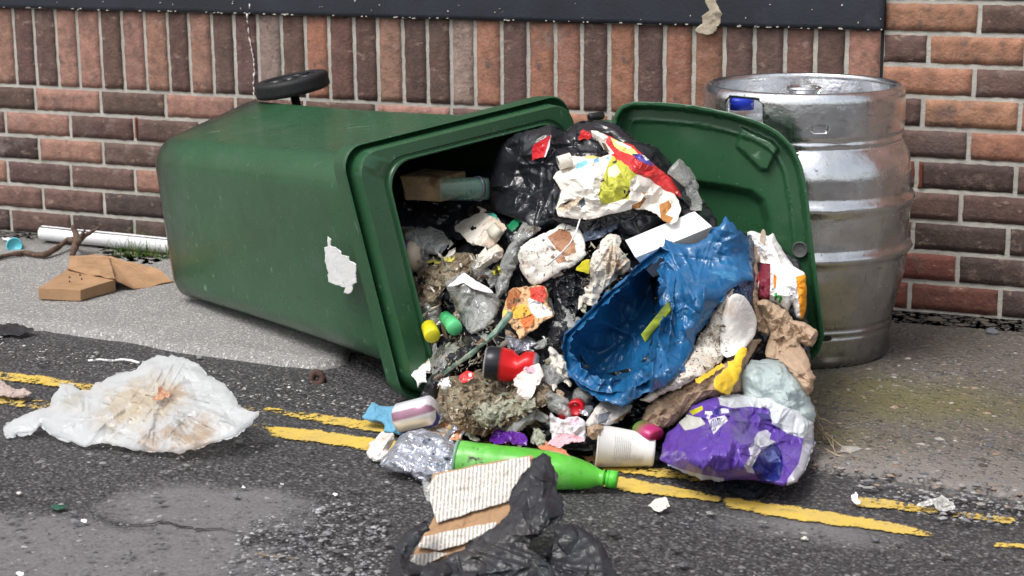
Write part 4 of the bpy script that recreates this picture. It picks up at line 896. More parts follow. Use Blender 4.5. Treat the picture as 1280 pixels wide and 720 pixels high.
# turquoise lid, rag, straw, tissue
V, Fc = lathe(at_z(18, 307, .013), at_z(18, 307, .024), [(0, 0), (0, .023), (.7, .024), (1, .021), (.9, .019), (.8, 0)], 30)
T(link('plastic_disc', V, Fc, mat('turquoise_plastic', (.12, .52, .60), rough=.4)), 'turquoise round plastic lid on the pavement against the wall', 'lid')
item('paper_scrap', 'small white scrap on the pavement left of the white tube', 'scrap', [(3, 297), (9, 296), (14, 299), (8, 302)], whitecl, depth=D_ground(8, 302, 20, .014), s=4, amp=.001)
item('crushed_cup', 'flattened dark grey scrap of plastic at the edge of the pale pavement', 'scrap', [(-12, 408), (5, 404), (25, 405), (40, 409), (42, 413), (28, 418), (10, 420), (-12, 420)], black2, depth=D_ground(20, 419, 12, .006), s=6, amp=.003, bulge=.004, bw=8)
strw = np.array([at_z(110, 451, .004), at_z(125, 449.5, .004), at_z(140, 451, .0045), at_z(152, 449.5, .006), at_z(163, 450.5, .008), at_z(174, 453.5, .010)]); V, Fc = tube(strw, [.0028, .0026, .0026, .0028, .003, .003], 8); T(link('drinking_straw', V, Fc, whitecl), 'thin white plastic straw on the road behind the white bag', 'straw')
item('tissue', 'crumpled pinkish tissue on the yellow line at the left edge', 'tissue', [(-20, 472), (0, 475), (12, 484), (30, 486), (40, 490), (36, 496), (18, 497), (-20, 492)], mat('pink_tissue', (.42, .33, .30), rough=.9, stains=((30, .5, .7, (.25, .19, .17)),), crease=((60, .6, .005),)), depth=D_ground(10, 497, 25, .008), s=6, amp=.004, bulge=.010, bw=10)
# big white translucent bag
wb = [(5, 548), (8, 532), (20, 524), (45, 512), (62, 508), (72, 495), (74, 482), (84, 480), (96, 484), (112, 487), (122, 477), (140, 468), (160, 461), (178, 452), (195, 444), (212, 442), (228, 446), (245, 458), (262, 468), (278, 482), (293, 496), (302, 510), (322, 516), (326, 521), (312, 530), (300, 538), (292, 546), (268, 554), (245, 561), (225, 566), (195, 562), (165, 560), (135, 556), (108, 561), (90, 553), (66, 546), (52, 537), (40, 540), (26, 543), (18, 552)]
def D_wb(px, py):
    # mound: rises gently, then lies back
    return D_ground(150, 562, 26, .006)(px, py)
item('plastic_bag', 'large crumpled white translucent plastic bag with brown stains lying on the road at the left', 'bag', wb, clearw, depth=D_wb, s=26, lv=4, bulge=.038, bw=60, amp=.009, dec=.25,
     folds=((46, 85, 4.0, .0065, (200, 495)), (30, 60, 3.6, .006, 15), (36, 40, 2.6, .0045, None)), thick=.003, back=.02, ej=2.2)
item('food_scrap', 'reddish brown food scrap on top of the large white bag', 'food scrap', [(190, 499), (197, 492), (201, 480), (207, 490), (214, 488), (212, 496), (200, 500)], mat('scrap_meat', (.30, .13, .07), rough=.5, var=.4, stains=((60, .5, .65, (.55, .33, .2)),)), depth=D_wb, layer=.062, s=4, amp=.0015, bulge=.004, bw=5)
# cracked washer, leaf
V, Fc = lathe(at_z(396, 473, .003), at_z(396, 473, .008), [(0, .004), (0, .019), (.8, .020), (1, .017), (1, .008), (.5, .004)], 26, dent=.004, dscale=40); T(link('rusty_ring', V, Fc, mat('rust_brown', (.085, .045, .035), rough=.8, var=.4, bump=(90, .6, .002))), 'flattened rust brown ring on the tarmac beside the bin', 'ring')
# grass and leaf litter at the wall foot
M_grass = mat('grass_blade', (.10, .19, .035), rough=.6, var=.3, vcol=True, transl=.25, bump=None)
def grass(name, spots_, nb, hmin, hmax, label, spread=.05):
    mb = MB(); rg = np.random.default_rng(5+nb); base = None
    for (px, py) in spots_:
        c = at_z(px, py, .010); base = c if base is None else base
        for _ in range(nb):
            p = c+np.array([rg.normal(0, spread), rg.normal(0, .008)*1, 0]); p[1] = min(p[1], -.014); H = rg.uniform(hmin, hmax); th = rg.uniform(0, 2*math.pi); ln_ = rg.uniform(.1, .8)*H; w0 = rg.uniform(.0008, .002); pv = []; n_ = 6
            dr = np.array([math.cos(th), -abs(math.sin(th))*.7, 0]); sd = np.array([-dr[1], dr[0], 0])
            for k in range(n_+1):
                t = k/n_; q = p+np.array([0, 0, H*t*(1-.25*t)])+dr*ln_*t*t; ww = w0*(1-t)**.7; pv += [q-sd*ww, q+sd*ww]
            pv = np.array(pv); pv[:, 1] = np.minimum(pv[:, 1], -.012)
            col = [(1, 1, 1), (.8, 1.0, .6), (2.2, 1.5, 1.8), (1.3, 1.2, .8)][rg.integers(4)]
            mb.add(pv, [(2*k, 2*k+1, 2*k+3, 2*k+2) for k in range(n_)], col)
    return T(mb.build(name, M_grass, smooth=False), label, 'grass', kind='stuff')
grass('grass', [(172, 322), (186, 321), (200, 324), (160, 318), (192, 300), (150, 322)], 26, .02, .10, 'thin green grass growing at the foot of the wall by the bin', .022)
bits('leaf_litter', [(125, 305), (205, 308), (212, 325), (190, 333), (150, 326), (122, 318)], 260, .006, [(.30, .19, .10), (.20, .12, .06), (.42, .33, .24), (.08, .06, .04), (.10, .14, .04)], vbits, depth=GROUND, spread=.008, zmin=.013, flat=.3, seed=3)
T(bpy.data.objects['leaf_litter'], 'brown dead leaves and grit between the white tube and the cardboard box', 'leaves', kind='stuff')
g1 = bits('wall_foot_grit', [(-20, 286), (60, 293), (210, 306), (215, 312), (60, 303), (-20, 297)], 700, .0032, [(.06, .05, .04), (.10, .085, .06), (.05, .07, .03), (.14, .12, .10)], vbits, depth=GROUND, spread=.004, zmin=.013, seed=8); T(g1, 'dark grit and moss along the foot of the wall on the left', 'grit', kind='stuff')
g2 = bits('wall_foot_grit', [(1100, 388), (1300, 404), (1300, 418), (1100, 403)], 900, .0035, [(.06, .05, .045), (.09, .075, .06), (.045, .045, .045), (.12, .10, .085)], vbits, depth=GROUND, spread=.004, zmin=.010, seed=9); T(g2, 'dark grit along the foot of the wall on the right', 'grit', kind='stuff')
# loose stones on the ground
st = bits('road_grit', [(-20, 560), (330, 545), (460, 570), (900, 640), (1300, 700), (1300, 730), (-20, 730)], 2600, .0021, [(.10, .10, .105), (.16, .155, .155), (.24, .235, .23), (.06, .06, .062), (.14, .14, .15)], vbits, depth=GROUND, zmin=.002, flat=.45, seed=4, elong=1.4); T(st, 'loose grey chippings on the tarmac in the foreground', 'grit', kind='stuff')
st = bits('pavement_grit', [(1020, 480), (1150, 430), (1300, 430), (1300, 640), (1180, 625), (1010, 590)], 2600, .0026, [(.07, .075, .09), (.19, .19, .20), (.30, .28, .26), (.07, .06, .05), (.26, .19, .14)], vbits, depth=GROUND, zmin=.009, flat=.45, seed=5, elong=1.5); T(st, 'loose grey stones on the mossy pavement at the right', 'grit', kind='stuff')
st = bits('gravel_patch', [(300, 650), (360, 640), (440, 620), (480, 640), (490, 700), (480, 730), (280, 730), (290, 690)], 900, .0024, [(.15, .15, .16), (.22, .215, .22), (.10, .10, .10), (.30, .30, .31)], vbits, depth=GROUND, zmin=.003, flat=.6, seed=6, elong=1.3); T(st, 'patch of loose gravel on the road left of the torn black bag', 'gravel', kind='stuff')
st = bits('kerb_grit', [(120, 440), (400, 478), (470, 500), (450, 525), (330, 500), (100, 470), (-10, 440), (-10, 420)], 900, .0016, [(.3, .3, .3), (.16, .155, .155), (.08, .08, .08), (.5, .49, .47)], vbits, depth=GROUND, zmin=.001, flat=.5, seed=7); T(st, 'fine pale grit on the tarmac along the kerb by the bin', 'grit', kind='stuff')
st = bits('line_grit', [(1060, 600), (1290, 628), (1290, 665), (1180, 650), (1080, 625)], 260, .0022, [(.12, .12, .13), (.2, .2, .21), (.3, .3, .3)], vbits, depth=GROUND, zmin=.002, flat=.6, seed=17); T(st, 'small stones gathered in the gutter at the right', 'grit', kind='stuff')
def stone(px, py, r, label, col=(.13, .135, .15), z=.01):
    bm = bmesh.new(); bmesh.ops.create_icosphere(bm, subdivisions=2, radius=1); c = at_z(px, py, z)
    for v in bm.verts: v.co *= 1+.5*noise.noise(v.co*1.1+Vector((px, py, 0))); v.co = Vector((v.co.x*r*1.2, v.co.y*r, max(-.3, v.co.z)*r*.8))+Vector(c)+Vector((0, 0, r*.2))
    bm.verts.index_update(); V = [tuple(v.co) for v in bm.verts]; Fc = [[v.index for v in f.verts] for f in bm.faces]; bm.free()
    return T(link('stone', V, Fc, mat('stone_%d' % (col[0]*100), col, rough=.8, var=.3, bump=(80, .6, .002)), smooth=False), label, 'stone')
stone(1240, 416, .013, 'dark grey stone against the foot of the wall right of the keg')
stone(1092, 596, .006, 'small grey stone at the gutter edge right of the purple bag', (.3, .3, .3), .002)
stone(1094, 675, .006, 'small dark stone on the road below the long yellow line', (.12, .12, .13), .002)
stone(1006, 674, .005, 'tiny whitish stone on the road under the end of the yellow line', (.6, .58, .52), .002)
stone(250, 448, .007, 'small grey stone on the tarmac at the kerb behind the white bag', (.2, .2, .2), .002)
stone(24, 617, .004, 'tiny pale stone on the road at the lower left', (.7, .68, .62), .002)
item('leaf', 'flat dark green scrap on the road below the white bag', 'scrap', [(64, 634), (70, 631), (80, 631), (86, 634), (80, 637), (68, 638)], mat('dark_green_scrap', (.02, .09, .06), rough=.5), depth=D_ground(75, 638, 6, .004), s=4, amp=.0008)
V, Fc = tube([at_z(x, y, .005) for x, y in ((318, 692), (330, 694), (345, 696), (358, 697), (374, 700))], [.002, .0028, .0025, .0028, .0015], 7); T(link('twig', V, Fc, mat('pale_twig', (.20, .15, .11), rough=.8, var=.3)), 'short pale twig on the gravel at the bottom left', 'twig')
item('wrapper', 'crumpled silver grey wrapper on the yellow line at the right', 'wrapper', [(1145, 632), (1160, 624), (1178, 619), (1190, 628), (1193, 637), (1178, 640), (1166, 632)], mat('grey_wrapper', (.42, .41, .39), rough=.4, metal=.3, stains=((50, .6, .7, (.12, .11, .1)),), crease=((60, .5, .004),)), depth=D_ground(1170, 640, 35, .006), s=5, amp=.002, folds=((6, 20, 1.4, .003, 70),))
item('paper_scrap', 'small pale crumpled scrap on the road right of the green bottle cap', 'scrap', [(810, 632), (820, 624), (833, 622), (837, 631), (830, 638), (818, 637)], dirtyw, depth=D_ground(825, 639, 30, .006), s=5, amp=.003)
item('paper_scrap', 'tiny white scrap at the left end of the short yellow dash on the right', 'scrap', [(1066, 618), (1070, 616), (1071, 624), (1076, 627), (1073, 631), (1065, 627)], whitecl, depth=D_ground(1070, 631, 50, .005), s=3, amp=.001)
for q, l in (((105, 651, 4), 'tiny white flake on the pale worn patch of road'), ((418, 618, 3), 'tiny white flake on the tarmac below the silver wrapper'), ((305, 608, 3), 'tiny white flake on the tarmac right of the pale worn patch'), ((25, 717, 5), 'tiny white flake at the bottom left corner'), ((352, 605, 3), 'tiny white flake on the gravel below the yellow line')):
    px, py, r = q; item('flake', l, 'flake', [(px-r, py), (px-r*.3, py-r*.7), (px+r, py-r*.4), (px+r*.8, py+r*.5), (px-r*.2, py+r*.7)], whitecl, depth=D_ground(px, py+r, 15, .004), s=3, lv=1, amp=.0006)
# dry stalks by the purple bag
mb = MB(); rg = np.random.default_rng(11)
for a in (((1018, 508), (1022, 520), (1030, 528)), ((1018, 530), (1035, 548), (1046, 568)), ((1020, 540), (1040, 545), (1043, 566)), ((1022, 534), (1050, 556), (1064, 568)), ((1018, 522), (1030, 524), (1042, 530)), ((1030, 560), (1048, 570), (1068, 571)), ((1016, 515), (1028, 535), (1030, 550))):
    V, Fc = tube([at_z(x, y, .012+.01*math.sin(i+1)) for i, (x, y) in enumerate(a)], [.0012, .001, .0006], 5); mb.add(V, Fc)
T(mb.build('dry_stalks', mat('straw', (.42, .33, .20), rough=.8)), 'dry straw stalks on the pavement right of the purple bag', 'stalks', kind='stuff')

# ---- inside the bin and the heap: dark bags underneath everything
item('bin_bag', 'shiny black bin bag buried at the bottom of the heap inside the bin mouth', 'bin bag', [(470, 235), (520, 238), (560, 232), (610, 215), (650, 240), (660, 300), (640, 380), (650, 440), (640, 500), (600, 560), (560, 545), (535, 520), (520, 470), (495, 400), (475, 320)], black, depth=D_pile, layer=-.05, s=17, lv=2, bulge=.02, bw=40, amp=.014, dec=.28, folds=((30, 60, 3.0, .014, 15), (30, 35, 1.6, .008, None)), back=.06)
item('bin_bag', 'shiny black bin bag spread under the middle of the heap behind the blue bag', 'bin bag', [(620, 250), (700, 215), (800, 215), (870, 240), (900, 290), (890, 400), (860, 480), (830, 560), (760, 565), (690, 560), (640, 520), (640, 440), (630, 350)], black, depth=D_pile, layer=-.045, holes=[[(722, 424), (760, 388), (812, 342), (816, 372), (816, 412), (812, 440), (796, 458), (764, 466), (736, 458), (724, 442)]], s=17, lv=2, bulge=.02, bw=40, amp=.014, dec=.28, folds=((30, 60, 3.0, .014, 60), (30, 35, 1.6, .008, None)), back=.06)
item('bin_bag', 'dark bag under the right end of the heap against the lid', 'bin bag', [(860, 300), (930, 290), (1000, 330), (1012, 430), (1010, 520), (990, 575), (900, 580), (840, 560), (840, 420)], black, depth=D_pile, layer=-.05, s=14, lv=2, bulge=.02, bw=40, amp=.010, back=.05)
item('bin_bag', 'black bin bag lying in the bin mouth just below the glass jar', 'bin bag', [(488, 248), (505, 252), (520, 262), (540, 246), (556, 240), (575, 246), (600, 250), (618, 255), (622, 275), (600, 292), (570, 300), (540, 292), (515, 290), (490, 285)], black, layer=.0, s=10, lv=2, bulge=.03, bw=25, amp=.007, folds=((24, 35, 1.5, .008, 10), (16, 25, 1.5, .006, None)), back=.03)
# wood block and jar
M_blockwood = mat('soiled_wood', (.34, .23, .13), rough=.7, var=.3, vscale=20, stains=((12, .5, .65, (.12, .07, .035)), (40, .62, .7, (.5, .42, .32))), bump=(60, .8, .003))
yb_ = -.93
box_w = box_px([at_y(498, 219, yb_), at_y(552, 223, yb_), at_y(552, 252, yb_), at_y(506, 250, yb_)], M_blockwood, (.01, .10, 0), 'wooden_block', bev=.004, amp=.004); T(box_w, 'brown stained block of wood just inside the bin mouth behind the glass jar', 'wood block')
M_glass = mat('green_glass', (.10, .20, .16), rough=.04, see=.74, var=0, bump=None, spec=1.0)
jr = T(empty('glass_jar', at_y(575, 248, -.95)), 'clear greenish glass jar lying in the bin mouth in front of the wooden block', 'jar')
V, Fc = lathe(at_y(549, 236, -.97), at_y(612, 236, -.93), [(.0, .0195), (0, .0235), (.04, .024), (.25, .0245), (.7, .0245), (.8, .024), (.97, .023), (1, .018), (1, 0), (.96, 0), (.95, .017), (.9, .0215), (.1, .0215), (.04, .0195)], 40); link('jar_body', V, Fc, M_glass, jr)
V, Fc = lathe(at_y(596, 236, -.945), at_y(599, 236, -.94), [(0, .0247), (0, .0262), (1, .0262), (1, .0247)], 36); link('jar_ring', V, Fc, mat('dark_ring', (.05, .045, .07), rough=.3), jr)
# big black bag at the top
tb = [(612, 262), (610, 235), (616, 205), (628, 180), (645, 166), (665, 161), (688, 156), (705, 164), (722, 152), (745, 149), (770, 154), (792, 172), (806, 178), (822, 184), (836, 200), (848, 218), (862, 228), (874, 245), (876, 262), (858, 272), (830, 280), (800, 300), (770, 290), (745, 300), (715, 290), (690, 285), (665, 290), (645, 275), (625, 270)]
item('bin_bag', 'large bulging black bin bag crowning the heap with bright wrappers lying on it', 'bin bag', tb, black, layer=.02, s=22, lv=4, bulge=.075, bw=55, amp=.011, dec=.26, folds=((34, 60, 4.5, .011, (690, 165)), (28, 50, 4.0, .010, (800, 180)), (26, 34, 3.2, .007, None)), back=.10, thick=.002)
item('red_carton', 'red carton with a white edge poking out of the large black bag', 'carton', [(665, 201), (665, 188), (667, 181), (688, 169), (687, 182), (682, 196), (672, 198)], vgloss, layer=.112, s=6, amp=.0006, paint=[([(680, 197), (686, 176), (690, 168), (690, 190), (684, 198)], (.75, .72, .72))], base=(.62, .012, .02), ej=.2, curve=False, thick=.006)
item('red_scrap', 'small bright red scrap on the crest of the black bag beside the crisp packet', 'scrap', [(722, 172), (728, 163), (736, 166), (738, 173), (730, 174)], vgloss, layer=.11, s=5, amp=.003, base=(.60, .02, .02), paint=[([(0, 0), (1, 0), (0, 1)], (1, 1, 1))])
# crisp packet, red
cp = [(738, 163), (745, 164), (758, 168), (775, 176), (792, 182), (800, 190), (815, 203), (828, 214), (838, 222), (846, 233), (852, 246), (840, 243), (826, 236), (810, 226), (800, 218), (792, 220), (785, 214), (775, 206), (764, 196), (755, 186), (748, 176), (740, 170)]
item('crisp_packet', 'torn red crisp packet with yellow and white print lying across the black bag', 'crisp packet', cp, vgloss, layer=.108, s=8, lv=2, amp=.003, bulge=.012, bw=12, folds=((10, 25, 1.5, .004, 45),), base=(.58, .035, .035),
     paint=[([(738, 160), (750, 164), (760, 171), (757, 178), (768, 192), (762, 194), (748, 180), (740, 170)], (.72, .68, .62)), ([(763, 172), (778, 178), (793, 187), (800, 196), (790, 194), (776, 189), (768, 183)], (.72, .62, .22)), ([(790, 193), (800, 192), (812, 200), (818, 208), (808, 205), (798, 200)], (.10, .08, .36)), ([(768, 176), (776, 178), (790, 184), (786, 186), (772, 180)], (.75, .74, .75)), ([(752, 178), (757, 180), (762, 190), (756, 188)], (.16, .10, .06)), ([(802, 194), (806, 194), (812, 200), (808, 201)], (.78, .76, .8))], ej=.5)
# white paper with yellow stain
wp = [(690, 222), (694, 214), (700, 210), (697, 202), (704, 196), (715, 196), (740, 195), (762, 194), (775, 190), (784, 194), (790, 204), (795, 216), (805, 220), (815, 223), (828, 230), (840, 238), (848, 250), (850, 262), (846, 276), (838, 281), (828, 276), (820, 268), (806, 262), (790, 262), (770, 266), (745, 273), (720, 272), (697, 270), (694, 260), (700, 248), (702, 238), (696, 230)]
item('greaseproof_paper', 'white food wrapping paper with a large lime yellow stain draped over the black bag', 'wrapping paper', wp, vpap, layer=.110, s=12, lv=3, amp=.006, bulge=.008, bw=10, folds=((14, 30, 1.7, .005, 30), (10, 25, 1.5, .004, None)), base=(.76, .71, .64),
     paint=[([(753, 225), (760, 206), (766, 193), (776, 189), (786, 195), (790, 208), (796, 218), (788, 226), (786, 250), (780, 248), (770, 252), (752, 256), (748, 244), (750, 236)], (.46, .46, .055)), ([(760, 210), (770, 205), (776, 215), (768, 222), (760, 220)], (.72, .70, .48)), ([(719, 212), (722, 204), (733, 200), (735, 204), (728, 209)], (.22, .58, .72)),
            ([(731, 195), (758, 194), (746, 198), (732, 198)], (.74, .55, .16)), ([(742, 200), (748, 196), (749, 202), (743, 204)], (.15, .35, .55)), ([(756, 198), (761, 195), (762, 200)], (.15, .40, .60)), ([(790, 256), (800, 252), (805, 246), (808, 248), (800, 260), (790, 262)], (.28, .12, .03)), ([(824, 256), (836, 250), (840, 258), (832, 268), (842, 272), (836, 280), (826, 274)], (.40, .18, .05)), ([(802, 240), (808, 240), (806, 244)], (.4, .22, .1)), ([(694, 262), (712, 250), (726, 248), (720, 256), (704, 266)], (.60, .48, .36)), ([(724, 252), (730, 246), (732, 256), (726, 260)], (.10, .13, .15)), ([(700, 255), (715, 250), (708, 256)], (.06, .05, .04))], ej=.6)
V, Fc = lathe(at_y(698, 204, -.985), at_y(714, 199, -.97), [(0, .012), (0, .014), (1, .014), (1, .012), (.1, .012)], 24); T(link('cardboard_tube', V, Fc, dirtyw), 'short curled end of card at the left edge of the stained paper', 'tube')
# clear cup at right top
V, Fc = lathe(at_y(862, 226, -.92), at_y(842, 208, -.93), [(0, .0), (0, .024), (.9, .033), (.95, .036), (1, .036), (1, .034), (.05, .022)], 30, dent=.007, dscale=22, flat=.6); T(link('clear_cup', V, Fc, clearp), 'crushed clear plastic cup between the black bag and the open lid', 'cup')
item('clear_film', 'clear crinkled plastic film on the right shoulder of the black bag', 'film', [(838, 212), (850, 200), (862, 210), (872, 232), (878, 262), (864, 262), (854, 248), (850, 232)], clearp, layer=.06, s=7, amp=.004, bulge=.01, bw=10, folds=((8, 20, 1.4, .004, 60),))

# ---- middle band of the heap
item('food_pot', 'battered white plastic pot with a cream rim below the black bag', 'pot', [(566, 285), (575, 278), (590, 270), (602, 266), (614, 268), (626, 277), (632, 286), (628, 295), (618, 308), (610, 312), (598, 306), (585, 300), (575, 293)], dirtyw, layer=.03, s=9, lv=2, amp=.003, dec=.2, bulge=.010, bw=8)
V, Fc = lathe(at_y(612, 297, -1.03), at_y(624, 284, -1.02), [(0, .0), (.2, .024), (.2, .027), (.6, .0275), (.9, .0275), (1, .026), (1, .023), (.9, 0)], 32, flat=.55); T(link('pot_lid', V, Fc, mat('cream_plastic', (.55, .52, .43), rough=.4, stains=((50, .6, .7, (.2, .15, .1)),))), 'cream ribbed plastic lid ring lying against the white pot', 'lid')
item('paper_scrap', 'grey white scrap of printed paper above the white pot', 'scrap', [(565, 274), (572, 262), (590, 258), (612, 262), (606, 268), (590, 276), (578, 284)], dirtyw, layer=.022, s=6, amp=.003)
item('green_scrap', 'dark green plastic scrap between the white pot and the clear film', 'scrap', [(632, 282), (640, 276), (650, 274), (648, 282), (640, 290)], vplast, layer=.02, s=6, amp=.002, base=(.01, .16, .07), paint=[([(0, 0), (1, 0), (0, 1)], (1, 1, 1))])
item('green_scrap', 'teal corner of plastic above the cream pot lid', 'scrap', [(607, 270), (616, 267), (624, 273), (618, 279), (610, 279)], vplast, layer=.036, s=6, amp=.001, base=(.05, .32, .25), paint=[([(0, 0), (1, 0), (0, 1)], (1, 1, 1))])
V, Fc = lathe(at_y(490, 322, -1.00), at_y(527, 319, -.985), [(.0, 0), (0, .030), (.02, .034), (.3, .034), (.62, .033), (.66, .035), (.85, .032), (1, .024), (1, 0)], 36, dent=.002, dscale=12); cc = np.array([(.55, .52, .50) if i < 3*36 else ((.24, .06, .33) if i < 5*36 else (.55, .46, .36)) for i in range(len(V))])
T(link('food_tub', V, Fc, vplast, cols=cc), 'purple and white striped round tub half hidden behind the near rim of the bin', 'tub')
item('yellow_strip', 'thin yellow plastic strip right of the purple tub', 'strip', [(530, 327), (545, 324), (569, 322), (569, 326), (548, 329), (534, 329)], vplast, layer=.03, s=5, amp=.001, base=(.66, .60, .12), paint=[([(0, 0), (1, 0), (0, 1)], (1, 1, 1))])
f1 = [(505, 345), (520, 338), (540, 330), (562, 318), (580, 316), (596, 320), (602, 332), (590, 345), (570, 350), (556, 362), (550, 385), (530, 395), (515, 385), (505, 370)]
item('food_waste', 'matted brown clump of rotting waste right of the purple tub', 'food waste', f1, filth, layer=.015, s=8, lv=3, amp=.009, bulge=.02, bw=18, kind=None) if False else item('food_waste', 'matted brown clump of rotting waste right of the purple tub', 'food waste', f1, filth, layer=.015, s=8, lv=3, amp=.009, bulge=.02, bw=18)
V, Fc = lathe(at_y(588, 338, -1.05), at_y(616, 342, -1.04), [(0, 0), (.02, .012), (.12, .019), (.35, .021), (.6, .018), (.78, .011), (.85, .0095), (1, .0095), (1, 0)], 30, dent=.003, dscale=20); T(link('clear_bottle', V, Fc, mat('milky_plastic', (.42, .41, .40), rough=.2, see=.25, transl=.2, stains=((20, .52, .68, (.16, .12, .08)),), var=.2)), 'small crumpled clear bottle pointing right in the left part of the heap', 'bottle')
item('yellow_scrap', 'ragged yellow and black scrap at the neck of the small clear bottle', 'scrap', [(615, 336), (622, 330), (630, 336), (632, 344), (624, 342), (618, 346)], vplast, layer=.045, s=5, amp=.003, base=(.04, .035, .01), paint=[([(621, 332), (626, 334), (630, 342), (625, 344)], (.60, .55, .03)), ([(615, 338), (619, 338), (619, 344), (616, 343)], (.60, .55, .03))])
V, Fc = lathe(at_y(575, 350, -1.10), at_y(608, 398, -1.14), [(.02, .0), (0, .030), (.0, .036), (.05, .0375), (.1, .036), (.9, .028), (1, .026), (1, .0), ], 36, dent=.007, dscale=14, flat=.75, seed=3)
V, Fc = lathe(at_y(577, 352, -1.10), at_y(606, 395, -1.14), [(.05, .030), (0, .034), (.04, .037), (.1, .0355), (.4, .034), (.9, .028), (1, .022), (1, 0)], 40, dent=.006, dscale=14, flat=.7, seed=3)
item('clear_cup', 'clear plastic beaker smeared with brown food waste, tipped to the right', 'cup', [(556, 354), (566, 346), (578, 341), (592, 350), (606, 358), (616, 366), (626, 380), (620, 396), (606, 410), (590, 418), (578, 402), (568, 382), (560, 366)], clearp, layer=.05, s=8, lv=2, amp=.004, bulge=.035, bw=22, folds=((8, 30, 1.6, .004, 50),))
item('beaker_rim', 'white torn rim of the smeared beaker', 'rim', [(558, 359), (570, 349), (580, 341), (592, 349), (610, 359), (617, 366), (608, 366), (590, 360), (580, 354), (570, 357)], whitecl, layer=.092, s=5, amp=.001, ej=.3)
item('clear_bottle', 'dirty clear bottle with brown dregs next to the near rim of the bin', 'bottle', [(507, 385), (516, 374), (535, 370), (550, 380), (552, 400), (545, 425), (534, 440), (520, 438), (512, 420), (508, 400)], clearp, layer=.01, s=8, lv=2, amp=.004, bulge=.03, bw=22, folds=((6, 30, 1.6, .004, 70),))
V, Fc = lathe(at_y(536, 408, -1.16), at_y(541, 421, -1.19), [(0, .0), (0, .0155), (.9, .0165), (1, .0145), (1, 0)], 28); T(link('screw_closure', V, Fc, mat('yellow_plastic', (.68, .60, .02), rough=.35, stains=((30, .64, .74, (.3, .24, .05)),))), 'yellow plastic bottle cap against the near rim of the bin', 'bottle cap')
gb = T(empty('green_bottle_neck', at_y(565, 404, -1.15)), 'green bottle cap and neck poking out of the heap left of the teal stick', 'bottle')
V, Fc = lathe(at_y(556, 396, -1.13), at_y(564, 404, -1.16), [(0, 0), (0, .013), (1, .0145), (1, 0)], 28, dent=.003, dscale=40); link('neck', V, Fc, mat('green_plastic_dark', (.05, .38, .13), rough=.3), gb)
V, Fc = lathe(at_y(563, 402, -1.158), at_y(569, 411, -1.19), [(0, 0), (0, .0150), (.8, .0160), (1, .0145), (1, 0)], 32); link('cap', V, Fc, mat('green_cap', (.10, .50, .20), rough=.4, stains=((40, .60, .72, (.25, .40, .22)),)), gb)
# stretched clear film and stained tray
item('clear_film', 'stretched clear plastic film hanging between the white pot and the stained tray', 'film', [(655, 277), (668, 280), (676, 286), (664, 296), (650, 310), (645, 325), (640, 345), (632, 365), (622, 375), (618, 362), (624, 345), (626, 328), (634, 312), (642, 296)], clearp, layer=.045, s=7, lv=2, amp=.003, bulge=.012, bw=12, folds=((16, 45, 1.4, .005, -62),))
tr = [(646, 318), (652, 306), (668, 297), (688, 288), (708, 279), (722, 284), (730, 300), (733, 318), (722, 328), (700, 340), (682, 350), (668, 356), (656, 348), (650, 334)]
item('food_tray', 'white foam food tray smeared with brown sauce, tilted in the middle of the heap', 'tray', tr, vdirt, layer=.06, s=9, lv=2, amp=.0022, dec=.25, bulge=.006, bw=6, base=(.70, .68, .63), paint=[([(684, 296), (700, 286), (712, 290), (718, 302), (720, 316), (706, 320), (696, 312), (690, 304)], (.32, .15, .08)), ([(692, 322), (704, 318), (708, 326), (698, 330)], (.36, .18, .10))], thick=.008)
V, Fc = tube([at_y(a, b, y) for a, b, y in ((684, 332, -1.135), (700, 318, -1.14), (713, 304, -1.14), (720, 290, -1.13), (725, 274, -1.11))], .0017, 6); T(link('plastic_stick', V, Fc, whitecl), 'thin white plastic stick bent across the stained tray', 'stick')
item('dark_film', 'shiny dark blue black foil right above the stained tray', 'film', [(728, 292), (738, 283), (752, 278), (766, 276), (790, 264), (800, 266), (790, 274), (775, 282), (760, 292), (742, 300), (730, 302)], mat('dark_foil', (.06, .075, .11), rough=.22, var=.4, stains=((22, .55, .68, (.30, .34, .42)),), crease=((40, .6, .006),)), layer=.055, s=6, lv=2, amp=.004, bulge=.012, bw=10)
item('dirty_cloth', 'dirty off white kitchen towel hanging between the tray and the white box', 'kitchen towel', [(752, 302), (764, 292), (774, 296), (776, 308), (784, 320), (790, 332), (780, 342), (764, 352), (752, 368), (740, 385), (730, 378), (722, 386), (726, 366), (738, 350), (736, 330), (742, 318)], dirtyw, layer=.05, s=8, lv=3, amp=.005, bulge=.008, bw=10, folds=((18, 50, 3.0, .009, 105),))
item('yellow_scrap', 'small yellow corner of packaging beside the stained tray', 'scrap', [(719, 337), (728, 327), (737, 324), (736, 342), (730, 340)], vplast, layer=.075, s=5, amp=.001, base=(.66, .58, .03), paint=[([(0, 0), (1, 0), (0, 1)], (1, 1, 1))], ej=.3)
item('bin_bag', 'crinkled black plastic under the stained tray in the middle of the heap', 'bin bag', [(690, 350), (706, 338), (722, 340), (738, 352), (734, 372), (722, 390), (712, 410), (706, 430), (690, 436), (684, 420), (690, 400), (692, 375)], black, layer=.03, s=7, lv=3, bulge=.03, bw=22, amp=.008, folds=((16, 22, 1.5, .006, None),))
